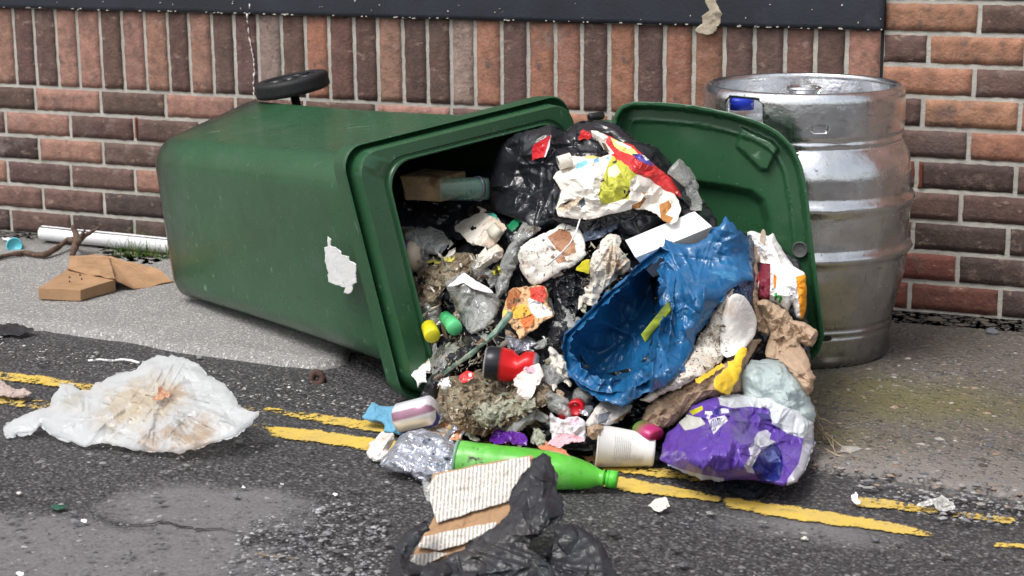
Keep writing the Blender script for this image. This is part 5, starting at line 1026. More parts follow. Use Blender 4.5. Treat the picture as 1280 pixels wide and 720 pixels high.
item('chip_paper', 'crumpled paper smeared with red and yellow sauce', 'paper', [(628, 398), (630, 380), (634, 366), (645, 358), (662, 358), (676, 356), (684, 362), (684, 376), (690, 388), (692, 396), (680, 402), (668, 412), (656, 420), (650, 424), (645, 414), (636, 404)], vdirt, layer=.062, s=6, lv=3, amp=.0045, bulge=.018, bw=16, base=(.62, .38, .20),
     paint=[([(634, 366), (645, 359), (652, 366), (646, 380), (640, 388), (633, 382)], (.36, .12, .04)), ([(662, 360), (680, 357), (684, 370), (678, 380), (664, 374)], (.62, .06, .04)), ([(660, 372), (676, 378), (690, 388), (690, 394), (672, 398), (662, 388)], (.72, .74, .76)), ([(640, 384), (656, 380), (664, 392), (652, 402), (640, 396)], (.70, .42, .06)), ([(650, 398), (666, 392), (668, 404), (656, 414)], (.62, .16, .04)), ([(628, 388), (636, 388), (636, 398), (629, 398)], (.72, .58, .14))], ej=.8)
# white box
wbx = box_px([at_y(781, 300, -1.01), at_y(868, 264, -.97), at_y(890, 283, -1.0), at_y(794, 322, -1.06)], whitecl, (.018, .055, -.05), 'white_box', bev=.0012, amp=.0006, sub=2); T(wbx, 'clean white cardboard box lying behind the top of the blue bag', 'box')
# teal stick bundle
mb = MB()
for k in range(7):
    o_ = rng.normal(0, 2.0, 6); P = [at_y(554+o_[0]*.6, 468+o_[1]*.6, -1.255), at_y(590+o_[2]*.8, 443+o_[3]*.8, -1.245), at_y(618+o_[4], 418+o_[5], -1.225), at_y(640+o_[0], 392+o_[1], -1.20)]; V, Fc = tube(P, [.0012, .0028, .0036, .0028], 6); mb.add(V, Fc)
T(mb.build('twisted_film', mat('teal_film', (.12, .22, .17), rough=.4, var=.4, stains=((30, .5, .65, (.32, .34, .26)),), bump=(60, .6, .003))), 'twisted strand of dirty teal green film pointing down to the left', 'film strand')
item('bin_bag', 'wrinkled strip of black plastic along the near rim left of the red can', 'bin bag', [(525, 498), (532, 478), (545, 455), (560, 436), (576, 422), (596, 418), (604, 430), (590, 445), (570, 462), (552, 480), (544, 500), (530, 510)], black, layer=.03, s=8, lv=2, amp=.005, bulge=.02, bw=14, folds=((20, 45, 1.4, .007, -52),))
# red can
cn = T(empty('drinks_can', at_y(635, 470, -1.24)), 'crushed red and black drinks can in the middle of the heap', 'can')
def crush(V, A, B, k, amt):
    V = np.array(V); A = np.asarray(A); B = np.asarray(B); ax_ = (B-A)/np.linalg.norm(B-A); t = ((V-A)@ax_)/np.linalg.norm(B-A)
    for t0, w0, dr in k:
        d = np.asarray(dr, float); d -= ax_*(d@ax_); d /= np.linalg.norm(d); r = V-A-np.outer((V-A)@ax_, ax_); f = np.clip((r@d)/.03, 0, 1)*np.exp(-np.abs((t-t0)/w0)); V = V-np.outer(f*amt, d)
    return V
A, B = at_y(606, 453, -1.30), at_y(672, 461, -1.27)
V, Fc = lathe(A, B, [(0, .0), (.01, .026), (0, .0285), (.04, .032), (.2, .033), (.26, .033), (.27, .033), (.35, .033), (.5, .0325), (.62, .032), (.75, .033), (.9, .032), (.96, .029), (1, .025), (1, 0)], 40)
V = crush(V, A, B, [(.48, .08, -F_+U_*.2), (.62, .07, U_-F_*.3), (.85, .2, -F_-U_)], .013)
kk = [3 if i//40 < 3 else (1 if i//40 <= 6 else (0 if i//40 < 12 else 2)) for i in range(len(V))]; pal = [(.62, .012, .015), (.02, .02, .025), (.30, .30, .32), (.5, .5, .52)]
link('can_body', V, Fc, mat('can_paint', (1, 1, 1), rough=.28, metal=.35, vcol=True, var=.06, bump=(40, .2, .002)), cn, cols=np.array([pal[k] for k in kk]))
item('crumpled_paper', 'crumpled white and pink paper against the lower side of the red can', 'paper', [(640, 458), (652, 450), (662, 452), (674, 455), (680, 468), (674, 478), (668, 486), (666, 497), (656, 500), (648, 494), (646, 484), (640, 472)], vpap, layer=.085, s=6, lv=3, amp=.005, bulge=.012, bw=12, base=(.70, .64, .60), paint=[([(656, 456), (668, 458), (668, 466), (658, 466)], (.62, .38, .46))], ej=1.2)
item('food_waste', 'large mouldy clump of rotting food at the foot of the heap below the red can', 'food waste', [(545, 500), (550, 480), (562, 470), (580, 468), (605, 462), (625, 468), (645, 476), (662, 480), (680, 478), (690, 490), (684, 504), (660, 515), (645, 528), (620, 540), (600, 546), (580, 538), (560, 528), (548, 515)], filth, layer=.03, s=7, lv=3, amp=.010, bulge=.035, bw=22)
item('food_waste', 'pale greenish mouldy crust on the lower front of the rotting clump', 'food waste', [(590, 515), (605, 504), (630, 500), (650, 494), (668, 496), (670, 508), (650, 518), (632, 524), (616, 534), (600, 534)], filthg, layer=.072, s=6, lv=3, amp=.006, bulge=.012, bw=12)
item('red_scrap', 'small red wrapper with a white mark on the rotting clump', 'wrapper', [(574, 470), (584, 463), (592, 466), (592, 472), (580, 479), (575, 476)], vgloss, layer=.085, s=4, amp=.001, base=(.60, .02, .02), paint=[([(585, 466), (589, 466), (590, 470), (586, 472)], (.7, .7, .7))], ej=.3)
item('white_lump', 'rounded white lump at the left end of the rotting clump', 'lump', [(548, 482), (551, 473), (560, 471), (565, 478), (562, 486), (553, 488)], dirtyw if False else white, layer=.065, s=4, amp=.001, bulge=.012, bw=8)
item('grey_film', 'grey dirty plastic film under the blue bag, right of the red can', 'film', [(676, 458), (690, 450), (706, 450), (712, 462), (706, 476), (690, 484), (680, 478)], clearp, layer=.03, s=6, amp=.004, bulge=.015, bw=10)
item('clear_bottle', 'greasy grey plastic tray half hidden under the rotting clump', 'tray', [(612, 540), (625, 530), (645, 522), (662, 510), (670, 512), (668, 524), (655, 536), (640, 546), (620, 552)], clearp, layer=.03, s=7, amp=.003, bulge=.02, bw=12)

# ---- blue bag: outer skin with an open mouth showing the inside
bo = [(703, 425), (712, 412), (728, 400), (742, 388), (762, 366), (785, 345), (806, 325), (826, 311), (832, 298), (845, 302), (862, 306), (880, 298), (892, 282), (904, 270), (918, 278), (928, 288), (937, 302), (940, 330), (942, 352), (925, 352), (908, 368), (895, 385), (888, 400), (880, 410), (868, 430), (858, 450), (846, 470), (830, 484), (815, 492), (795, 500), (778, 508), (760, 500), (742, 494), (722, 484), (710, 470), (706, 448)]
mouth = [(714, 420), (732, 404), (756, 380), (784, 354), (812, 330), (828, 322), (833, 318), (826, 336), (822, 350), (824, 372), (826, 392), (824, 412), (822, 436), (812, 452), (800, 462), (780, 472), (758, 476), (736, 468), (722, 452), (713, 436)]
bb = T(empty('blue_bag', at_z(790, 560, .01)), 'open bright blue plastic bag sagging over the front of the heap', 'bag')
relief('bag_skin', bo, blue, layer=.105, s=20, lv=4, bulge=.028, bw=30, amp=.010, dec=.27, ej=1.6, folds=((30, 65, 4.5, .012, (835, 320)), (16, 55, 4.0, .010, 100), (24, 34, 3.0, .007, None)), holes=[jag(mouth, 9, 1.6)], thick=.0015, parent=bb)
relief('bag_inside', [(706, 418), (740, 386), (790, 338), (826, 308), (844, 318), (842, 380), (836, 432), (818, 470), (780, 490), (738, 486), (708, 462), (701, 436)], blue, layer=-.13, s=20, lv=4, amp=.010, dec=.27, hf=lambda x, y, d: .27*np.exp(-(d/24.0)**1.2), folds=((26, 60, 4.5, .014, (790, 420)), (20, 36, 3.2, .009, None)), thick=.002, parent=bb)
sn = box_px([at_y(801, 418, -1.20), at_y(835, 376, -1.19), at_y(838, 388, -1.19), at_y(806, 428, -1.20)], vgloss, (.0, .012, -.004), 'snack_carton', bev=.0008, amp=.0004, sub=4)
ca = sn.data.color_attributes.new('Col', 'FLOAT_COLOR', 'POINT')
for i, v in enumerate(sn.data.vertices): ca.data[i].color = (*((.35, .42, .04) if (int((v.co.x*300)) % 3) else (.10, .14, .03)), 1)
T(sn, 'yellow green snack box inside the mouth of the blue bag', 'box')
item('plastic_film', 'dark blue see-through film bunched on the right side of the blue bag', 'film', [(925, 300), (938, 296), (944, 312), (944, 340), (942, 372), (936, 388), (922, 372), (905, 366), (890, 372), (878, 392), (872, 372), (880, 352), (900, 345), (918, 335), (926, 318)], dblue, layer=.07, s=8, lv=3, bulge=.03, bw=16, amp=.005, folds=((16, 35, 1.5, .007, 70),))
# stained sheet and paper plate
item('soiled_paper', 'large white sheet covered in brown and black specks under the blue bag', 'paper', [(800, 500), (815, 488), (840, 470), (858, 446), (872, 425), (886, 398), (898, 378), (912, 360), (926, 340), (918, 365), (908, 392), (900, 430), (905, 446), (890, 462), (860, 478), (835, 490), (812, 502)], dirtyw, layer=.085, s=8, lv=2, amp=.003, bulge=.02, bw=14, folds=((8, 40, 1.8, .005, -55),))
pl = [(901, 440), (900, 420), (902, 398), (908, 376), (918, 367), (930, 370), (940, 384), (946, 400), (944, 418), (934, 432), (918, 444), (908, 447)]
def plate_h(x, y, d):
    a = np.arctan2(y-415, x-905); r = np.hypot(x-905, y-415); return .0003*np.sin(a*60)*np.clip((r-24)/6, 0, 1)+.006*sst(10-d, 0, 9)*np.clip((x-908)/10, 0, 1)
item('paper_plate', 'folded white fluted paper plate beside the blue bag', 'plate', pl, mat('plate_board', (.74, .72, .69), rough=.6, spots=((at_y(912, 385, -1.16), .03, (.42, .28, .17), .7),), stains=((60, .66, .72, (.2, .13, .08)),), bump=(60, .2, .001)), layer=.10, s=5, lv=2, amp=.0004, bulge=.004, bw=12, hf=plate_h, ej=.1)
# brown paper, yellow carton
bp = [(800, 528), (808, 510), (820, 498), (850, 484), (875, 470), (900, 456), (916, 442), (926, 434), (936, 426), (952, 424), (944, 440), (934, 452), (928, 470), (926, 490), (900, 494), (880, 500), (864, 512), (850, 525), (830, 536), (812, 538)]
item('brown_paper', 'crumpled brown paper wrapping with a torn edge above the purple bag', 'paper', bp, brown, layer=.055, s=9, lv=3, amp=.006, bulge=.03, bw=18, folds=((18, 45, 1.7, .007, -35), (10, 25, 1.5, .005, None)))
item('yellow_carton', 'bright yellow piece of card folded into the brown paper', 'card', [(891, 482), (896, 470), (908, 458), (920, 444), (927, 434), (934, 436), (930, 448), (926, 462), (924, 474), (917, 484), (912, 492), (900, 491)], mat('yellow_card', (.76, .50, .035), rough=.5, var=.08, crease=((26, .3, .005),)), layer=.108, s=7, lv=2, amp=.002, bulge=.008, bw=10)
item('yellow_strip', 'narrow yellow edge of card running along the top of the brown paper', 'strip', [(868, 476), (888, 464), (902, 454), (906, 458), (892, 468), (874, 478)], mat('yellow_card', (.76, .50, .035)), layer=.098, s=5, amp=.001)
# fast food bag on the right
ffb = [(934, 290), (944, 288), (952, 292), (960, 296), (966, 291), (972, 303), (982, 318), (992, 332), (1006, 342), (1008, 360), (1007, 388), (1002, 400), (996, 398), (990, 380), (984, 390), (975, 384), (965, 378), (955, 378), (948, 372), (946, 350), (950, 330), (942, 318), (936, 304)]
item('takeaway_bag', 'torn white paper takeaway bag with a dark red stripe and orange side', 'paper bag', ffb, vpap, layer=.05, s=8, lv=3, amp=.004, bulge=.035, bw=16, folds=((10, 45, 1.7, .006, 60),), base=(.78, .77, .75),
     paint=[([(948, 328), (963, 330), (963, 352), (962, 378), (956, 381), (946, 372), (949, 352)], (.16, .012, .03)), ([(944, 338), (948, 334), (949, 350), (945, 360)], (.55, .04, .05)), ([(967, 342), (971, 346), (970, 358), (967, 360)], (.70, .20, .02)), ([(995, 346), (1009, 342), (1009, 388), (1001, 402), (999, 380), (997, 362)], (.86, .34, .015)), ([(968, 366), (971, 366), (971.5, 369), (976, 369), (978, 373), (976, 379), (973, 378), (974, 373), (971.5, 372), (970.5, 376), (968, 375)], (.03, .30, .06)), ([(990, 352), (996, 352), (994, 372), (990, 384), (986, 380)], (.60, .60, .62))], ej=.4)
item('wooden_fork', 'pale wooden stirrer sticking up beside the white takeaway bag', 'stirrer', [(950, 300), (951, 291), (954, 286), (957, 290), (957, 300), (954, 312), (951, 312)], mat('pale_wood', (.55, .46, .36), rough=.7), layer=.09, s=4, amp=.0003, ej=.1)
item('brown_paper', 'twisted strip of brown paper between the blue bag and the white takeaway bag', 'paper', [(940, 302), (948, 300), (950, 318), (947, 340), (946, 360), (950, 380), (958, 392), (966, 402), (960, 420), (948, 412), (942, 396), (938, 370), (940, 340)], brown, layer=.065, s=7, lv=2, amp=.004, bulge=.015, bw=8)
item('brown_paper', 'long crumpled brown paper bag hanging down at the right end of the heap', 'paper bag', [(946, 378), (960, 374), (972, 380), (982, 388), (992, 400), (1006, 402), (1020, 412), (1021, 424), (1014, 434), (1004, 432), (1000, 428), (1006, 440), (1014, 456), (1017, 474), (1016, 488), (1010, 496), (1002, 488), (994, 474), (984, 460), (972, 450), (958, 448), (958, 432), (962, 418), (956, 404)], brown, layer=.07, s=9, lv=3, amp=.006, bulge=.035, bw=16, folds=((14, 50, 1.8, .008, 62), (8, 25, 1.6, .005, None)))
# frosted and purple bags
item('frosted_bag', 'frosted pale green plastic bag under the long brown paper bag', 'bag', [(928, 470), (932, 456), (940, 448), (958, 449), (975, 450), (988, 462), (1000, 478), (1010, 492), (1016, 510), (1018, 530), (1012, 548), (990, 560), (960, 550), (935, 520), (928, 495)], clearg, layer=.06, s=14, lv=3, amp=.006, dec=.28, bulge=.05, bw=26, folds=((40, 45, 2.2, .005, 50),), back=.02)
pb_ = [(824, 572), (826, 556), (836, 540), (848, 530), (856, 520), (864, 508), (880, 500), (900, 494), (930, 492), (960, 494), (985, 500), (1004, 512), (1016, 528), (1018, 548), (1014, 570), (1008, 588), (996, 602), (980, 608), (962, 606), (944, 600), (925, 600), (900, 602), (876, 600), (858, 592), (838, 582)]
pp_ = lambda *a: list(a)
vwhite = (.66, .67, .70); pur = (.115, .055, .35)
item('carrier_bag', 'shiny purple and white printed plastic bag at the right foot of the heap', 'bag', pb_, purple, depth=D_pile, layer=.075, s=18, lv=4, amp=.008, dec=.27, bulge=.070, bw=40, back=.02, base=pur,
     folds=((28, 50, 3.8, .010, (905, 520)), (24, 36, 3.4, .009, 100), (22, 24, 2.6, .006, None)),
     paint=[([(896, 490), (960, 490), (1010, 508), (1022, 540), (1016, 552), (1004, 548), (985, 542), (965, 530), (962, 512), (940, 508), (915, 510), (900, 506)], (.60, .63, .66)), ([(1004, 548), (1020, 548), (1012, 590), (996, 606), (982, 612), (985, 598), (998, 580), (1002, 564)], (.52, .52, .60)), ([(848, 528), (858, 518), (876, 522), (882, 530), (868, 536), (856, 538)], (.56, .56, .52)),
            ([(885, 524), (906, 519), (910, 526), (902, 532), (892, 543), (888, 534)], (.74, .74, .80)), ([(888.3, 526.2), (889.6, 525.8), (889.8, 535.5), (888.8, 535.8)], (.10, .06, .28)), ([(891.0, 525.5), (892.3, 525.0), (891.8, 534.3), (890.8, 534.6)], (.10, .06, .28)), ([(893.7, 524.7), (895.0, 524.3), (893.8, 533.1), (892.8, 533.4)], (.10, .06, .28)), ([(896.4, 524.0), (897.7, 523.5), (895.8, 531.9), (894.8, 532.2)], (.10, .06, .28)), ([(899.1, 523.2), (900.4, 522.8), (897.8, 530.7), (896.8, 531.0)], (.10, .06, .28)), ([(901.8, 522.5), (903.1, 522.0), (899.8, 529.5), (898.8, 529.8)], (.10, .06, .28)), ([(861, 514), (878, 507), (879, 512), (866, 519)], (.50, .46, .03)), ([(881, 514), (890, 514), (891, 518), (888, 519), (887, 524), (883, 523), (884, 518), (881, 518)], (.74, .74, .80)), ([(893, 512), (898, 511), (899, 518), (894, 519)], (.02, .03, .22)), ([(900, 510), (910, 511), (912, 516), (902, 517)], (.7, .7, .78)),
            ([(943, 548), (948, 540), (958, 537), (964, 542), (962, 549), (970, 552), (964, 558), (952, 562), (943, 556)], (.72, .73, .80)), ([(936, 560), (941, 554), (949, 557), (951, 564), (946, 570), (938, 569)], (.62, .62, .72)), ([(938, 570), (946, 566), (950, 580), (942, 592), (934, 590), (930, 582)], (.55, .54, .62)), ([(940, 584), (948, 568), (962, 556), (971, 556), (977, 566), (979, 584), (974, 600), (962, 604), (948, 598)], (.012, .02, .17)),
            ([(955, 570), (966, 562), (974, 572), (976, 578), (960, 578)], (.10, .14, .42)), ([(945, 515), (960, 518), (965, 526), (952, 524)], (.05, .04, .20)), ([(830, 578), (850, 586), (880, 594), (905, 598), (905, 604), (870, 604), (836, 586)], (.55, .56, .66))])
# black shards under the purple bag
item('plastic_shard', 'dark broken plastic shards on the road under the purple bag', 'shard', [(892, 602), (904, 598), (930, 600), (955, 604), (956, 612), (945, 620), (936, 622), (920, 616), (905, 612), (894, 612)], mat('dark_shard', (.03, .035, .045), rough=.25, var=.3, crease=((30, .5, .006),)), depth=D_ground(925, 621, 14, .006), s=7, amp=.004)

# ---- foot of the heap
item('dishcloth', 'flat blue cleaning cloth on the road at the corner of the bin', 'cloth', [(453, 522), (458, 512), (464, 505), (480, 507), (500, 510), (520, 514), (524, 530), (520, 542), (500, 543), (484, 541), (478, 538), (482, 533), (476, 528), (464, 526)], bluec, depth=D_ground(490, 542, 22, .006), s=8, lv=2, amp=.003, bulge=.012, bw=12, folds=((6, 30, 2.5, .005, 20),))
c2n = T(empty('energy_can', at_z(508, 540, .004)), 'white and blue drinks can end-on between the blue cloth and the rotting clump', 'can')
A, B = at_z(497, 524, .034), at_z(545, 512, .06)
V, Fc = lathe(A, B, [(.03, 0), (.03, .022), (.0, .0235), (0, .0255), (.03, .0275), (.08, .030), (.25, .030), (.6, .030), (.9, .030), (1, .02), (1, 0)], 40); seg = 40
cc = []
for i in range(len(V)):
    k = i % seg; r = i//seg; cc.append((.55, .55, .57) if r < 4 else ((.02, .03, .30) if (k % 40) in range(26, 33) else ((.30, .16, .22) if (k % 40) in range(16, 20) else (.70, .70, .74))))
link('can_body', V, Fc, mat('can_paint', (1, 1, 1)), c2n, cols=np.array(cc)); V, Fc = lathe(A-(B-A)*.0+np.array([0, 0, 0]), A+(B-A)*.02, [(0, 0), (0, .005), (1, .005)], 12); link('ring_pull', V, Fc, silver, c2n)
item('paper_bag', 'orange and brown greasy paper piece above the silver wrapper', 'paper', [(536, 542), (541, 526), (546, 512), (556, 524), (566, 530), (578, 538), (577, 549), (566, 550), (552, 548), (543, 552)], vpap, layer=.02, s=6, lv=2, amp=.003, base=(.62, .50, .38), paint=[([(546, 532), (556, 524), (562, 530), (548, 540)], (.40, .17, .07)), ([(560, 540), (576, 536), (578, 550), (566, 552)], (.66, .30, .16)), ([(560, 534), (568, 532), (572, 538), (560, 540)], (.6, .42, .06))])
item('tissue', 'crumpled off white tissue at the left end of the silver wrapper', 'tissue', [(458, 568), (462, 554), (470, 546), (478, 539), (490, 541), (494, 550), (486, 560), (492, 566), (484, 574), (470, 576)], tissue, depth=D_ground(475, 576, 30, .006), s=7, lv=3, amp=.005, bulge=.02, bw=12)
item('foil_wrapper', 'crumpled silver grey foil bag next to the green bottle', 'wrapper', [(474, 580), (484, 566), (492, 556), (498, 546), (512, 540), (530, 536), (545, 540), (560, 548), (568, 552), (569, 590), (560, 598), (545, 600), (530, 602), (520, 598), (505, 592), (488, 588)], silver, depth=D_ground(520, 602, 30, .006), s=12, lv=3, amp=.005, dec=.28, bulge=.020, bw=20, folds=((26, 50, 3.2, .009, 22), (14, 30, 2.6, .006, None)), back=.015)
# green bottle
gbt = T(empty('green_bottle', at_z(665, 600, .004)), 'dented lime green drinks bottle lying on the road with its cap to the right', 'bottle')
A, B = at_z(569, 573, .046), at_z(772, 600, .022)
V, Fc = lathe(A, B, [(.012, 0), (.012, .026), (.0, .031), (.01, .034), (.022, .035)]+[(t, .0355-.003*(t > .45)*(t-.45)/.2) for t in np.linspace(.03, .62, 22)]+[(.66, .0320), (.72, .0300), (.78, .0265), (.84, .0215), (.88, .0165), (.905, .0145), (.91, .0165), (.918, .0165), (.92, .013), (.93, .0125), (.93, 0)], 44, dent=.0035, dscale=9)
V[:, 2] = np.maximum(V[:, 2], .004); link('bottle_body', V, Fc, lime, gbt)
A3 = A+(B-A)*.932; V, Fc = lathe(A3, B, [(0, 0), (.0, .0150), (.25, .0155), (.28, .0145), (.32, .0158), (.9, .0155), (1, .013), (1, 0)], 36); V[:, 2] = np.maximum(V[:, 2], .004); link('cap', V, Fc, mat('lime_cap', (.08, .48, .04), rough=.35, stains=((50, .66, .74, (.05, .06, .02)),)), gbt)
A4 = A+(B-A)*(-.002); V, Fc = lathe(A4, A+(B-A)*.02, [(0, 0), (.1, .028), (.5, .0335), (1, .0350), (1, .0362), (.2, .0345), (0, .028)], 40); V[:, 2] = np.maximum(V[:, 2], .004); link('bottle_base', V, Fc, mat('clear_green', (.28, .45, .38), rough=.1, see=.4), gbt)
item('purple_wrapper', 'small crumpled purple sweet wrapper above the green bottle', 'wrapper', [(612, 552), (616, 540), (628, 537), (640, 540), (654, 541), (660, 552), (656, 558), (640, 554), (624, 554)], mat('purple_foil', (.13, .025, .33), rough=.25, metal=.3, var=.2, stains=((60, .60, .66, (.7, .6, .75)),), crease=((40, .6, .005),)), layer=.05, s=5, lv=3, amp=.004, bulge=.01, bw=8)
item('pink_paper', 'torn white and pale pink paper left of the white cup', 'paper', [(684, 556), (690, 548), (688, 534), (687, 515), (696, 522), (706, 524), (722, 520), (732, 526), (732, 540), (730, 552), (714, 553), (700, 558)], vpap, layer=.045, s=7, lv=3, amp=.005, bulge=.014, bw=12, base=(.66, .64, .66), paint=[([(684, 556), (692, 547), (706, 541), (722, 544), (731, 548), (728, 553), (712, 554), (700, 559)], (.66, .38, .42)), ([(708, 523), (722, 520), (726, 530), (712, 532)], (.66, .48, .54))])
item('orange_scrap', 'orange brown scrap between the green bottle and the pink paper', 'scrap', [(672, 560), (682, 552), (700, 558), (712, 568), (714, 573), (700, 572), (684, 566)], mat('orange_scrap', (.58, .20, .10), rough=.6, var=.2), layer=.04, s=5, amp=.004)
item('food_waste', 'grey lump of mouldy waste above the green bottle', 'food waste', [(664, 548), (668, 538), (674, 535), (682, 545), (682, 556), (670, 556)], filthg, layer=.04, s=5, lv=2, amp=.006, bulge=.01, bw=8)
rc = T(empty('red_cap_bottle', at_y(720, 515, -1.36)), 'clear plastic bottle with a bright red cap under the blue bag', 'bottle')
V, Fc = lathe(at_y(728, 496, -1.30), at_y(722, 508, -1.35), [(0, 0), (0, .020), (.5, .016), (.8, .0135), (1, .0135), (1, 0)], 30); link('neck', V, Fc, clearp, rc)
V, Fc = lathe(at_y(722, 507, -1.345), at_y(719, 511, -1.375), [(0, 0), (0, .0150), (.85, .0155), (.95, .0145), (1, .011), (.9, .010), (.9, 0)], 34); link('cap', V, Fc, mat('red_cap', (.52, .006, .016), rough=.3), rc)
V, Fc = lathe(at_y(705, 518, -1.34), at_y(709, 521, -1.37), [(0, 0), (0, .013), (1, .0135), (1, 0)], 26); T(link('screw_closure', V, Fc, mat('red_cap', (1, 1, 1))), 'second red bottle cap half hidden left of the capped clear bottle', 'bottle cap')
item('magazine', 'folded grey and white magazine edge above the white cup', 'magazine', [(732, 530), (740, 514), (752, 502), (764, 504), (776, 508), (790, 506), (788, 516), (778, 524), (764, 530), (750, 532), (736, 536)], vpap, layer=.045, s=7, lv=2, amp=.003, bulge=.012, bw=10, base=(.55, .52, .48), paint=[([(748, 518), (764, 514), (758, 528), (748, 530)], (.16, .17, .20)), ([(764, 528), (788, 512), (786, 518), (774, 526)], (.25, .16, .09)), ([(740, 514), (752, 503), (758, 506), (746, 518)], (.68, .64, .60))])
# white paper cup lying on its side
cu = T(empty('paper_cup', at_z(780, 582, .004)), 'white paper cup lying on its side on the yellow line, printed with grey text', 'paper cup')
A, B = at_z(744, 582, .004)+[0, 0, .038], at_z(816, 586, .004)+[0, 0, .0290]
A = at_z(745, 557, .041); B = at_z(817, 563, .031)
V, Fc = lathe(A, B, [(.9, 0), (.9, .026), (.05, .0375), (0, .0385), (-.012, .0405), (0, .042), (.02, .0405), (.03, .0395), (.5, .0345), (.92, .0302), (.93, .0308), (.98, .0302), (1, .0295), (1, .028), (.96, .0275), (.96, 0)], 56, dent=.0006, dscale=14); V[:, 2] = np.maximum(V[:, 2], .004)
link('cup_body', V, Fc, mat('cup_paper', (.74, .72, .69), rough=.5, var=.04, spots=((at_z(795, 586, .01), .02, (.30, .24, .18), .6), (at_z(750, 584, .01), .012, (.35, .2, .12), .6)), stains=((90, .66, .72, (.28, .25, .2)), (8, .58, .8, (.55, .50, .42))), bump=(80, .15, .001)), cu)
x_, y_, z_, L_ = frame(A, B); mb = MB(); tocam = CAM-A; tocam -= z_*(tocam@z_); tocam /= np.linalg.norm(tocam); side = np.cross(z_, tocam); rg = np.random.default_rng(2)
for j in range(9):
    t = .30+j*.033; r = .0398-(t*.0100)+.0004
    a = -.55
    while a < .62:
        ln_ = rg.uniform(.03, .12)
        pts_ = []
        for aa in (a, a+ln_):
            for dt in (-.004, .004):
                pts_.append(A+z_*L_*(t+dt)+(tocam*math.cos(aa)+side*math.sin(aa))*r)
        mb.add(pts_+[p_-tocam*.0004 for p_ in pts_], [(0, 1, 3, 2), (4, 6, 7, 5), (0, 2, 6, 4), (1, 5, 7, 3), (0, 4, 5, 1), (2, 3, 7, 6)]); a += ln_+rg.uniform(.015, .03)
mb.build('printed_text', mat('grey_ink', (.36, .35, .34), rough=.6, bump=None), cu, smooth=False)
item('orange_scrap', 'small orange brown crumb at the mouth of the white cup', 'crumb', [(729, 572), (738, 569), (744, 570), (742, 577), (734, 578)], mat('crust', (.42, .22, .10), rough=.8), depth=D_ground(738, 578, 40, .006), s=4, amp=.002, bulge=.004, bw=4)
V, Fc = lathe(at_y(800, 533, -1.33), at_y(822, 545, -1.35), [(0, 0), (0, .020), (.6, .022), (.9, .020), (1, .015), (1, 0)], 32, flat=.6); n_ = len(V); cc = [(.10, .25, .04) if i < 2*32 else ((.42, .03, .14) if i < 4*32 else (.25, .01, .03)) for i in range(n_)]
T(link('plastic_disc', V, Fc, vplast, cols=np.array(cc)), 'magenta and green plastic lid between the white cup and the purple bag', 'lid')

# ---- torn black bag and printed cardboard in the foreground
Mc = mat('printed_cardboard', (.37, .26, .175), rough=.8, var=.08, bump=(60, .2, .001))
def add_print(M, ang, pitch, thr, col, big, bthr):
    nt = M.node_tree; N = nt.nodes; L = nt.links; bs = [n for n in N if n.type == 'BSDF_PRINCIPLED'][0]; src = bs.inputs['Base Color'].links[0].from_socket
    tc = N.new('ShaderNodeTexCoord'); mp = N.new('ShaderNodeMapping'); mp.inputs['Rotation'].default_value = (0, 0, ang); L.new(tc.outputs['Object'], mp.inputs[0])
    def wav(d, s):
        w_ = N.new('ShaderNodeTexWave'); w_.bands_direction = d; w_.inputs['Scale'].default_value = s; w_.inputs['Distortion'].default_value = .6; w_.inputs['Detail'].default_value = 1; L.new(mp.outputs[0], w_.inputs['Vector']); return w_.outputs['Fac']
    def m_(op, a, b):
        n = N.new('ShaderNodeMath'); n.operation = op
        for i, v in enumerate((a, b)):
            if isinstance(v, (int, float)): n.inputs[i].default_value = v
            else: L.new(v, n.inputs[i])
        return n.outputs[0]
    n2 = N.new('ShaderNodeTexNoise'); n2.inputs['Scale'].default_value = 330; L.new(mp.outputs[0], n2.inputs['Vector'])
    f = m_('MULTIPLY', m_('GREATER_THAN', wav('X', pitch), thr), m_('GREATER_THAN', n2.outputs[0], .40))
    mx = N.new('ShaderNodeMix'); mx.data_type = 'RGBA'; L.new(m_('MULTIPLY', f, .75), mx.inputs[0]); L.new(src, mx.inputs[6]); mx.inputs[7].default_value = (*col, 1)
    L.new(mx.outputs[2], bs.inputs['Base Color'])
Mw = mat('newsprint', (.66, .62, .57), rough=.85, var=.08, vscale=8, stains=((14, .58, .75, (.50, .42, .34)),), bump=(60, .2, .002), crease=((16, .2, .004),))
add_print(Mw, -.36, 50, .45, (.22, .20, .18), 0, 0)
cbx = T(empty('cardboard_sheet', at_z(590, 700, .004)), 'piece of brown cardboard with printed white newspaper stuck to it, in the torn black bag', 'cardboard')
Dcb = D_ground(570, 705, 38, .012)
relief('board', [(538, 606), (541, 592), (600, 580), (664, 569), (672, 576), (668, 600), (650, 650), (620, 690), (560, 712), (508, 716), (518, 690), (538, 655), (544, 645)], card, Dcb, .004, s=9, lv=2, amp=.0015, thick=.004, ej=.4, curve=False, parent=cbx)
relief('newspaper', [(536, 608), (543, 594), (600, 582), (662, 570), (664, 590), (642, 622), (632, 628), (590, 640), (546, 654), (542, 640), (538, 625)], Mw, Dcb, .012, s=9, lv=2, amp=.0022, thick=.0012, ej=.4, curve=False, parent=cbx, folds=((3, 90, 2.0, .004, -20),))
relief('newspaper', [(522, 684), (530, 670), (580, 660), (622, 652), (616, 664), (580, 680), (548, 688)], Mw, Dcb, .012, s=8, lv=2, amp=.0015, thick=.0012, ej=.4, curve=False, parent=cbx)
relief('newspaper', [(510, 706), (516, 694), (545, 690), (560, 692), (545, 700), (528, 708)], Mw, Dcb, .012, s=7, lv=2, amp=.001, thick=.0012, ej=.4, curve=False, parent=cbx)
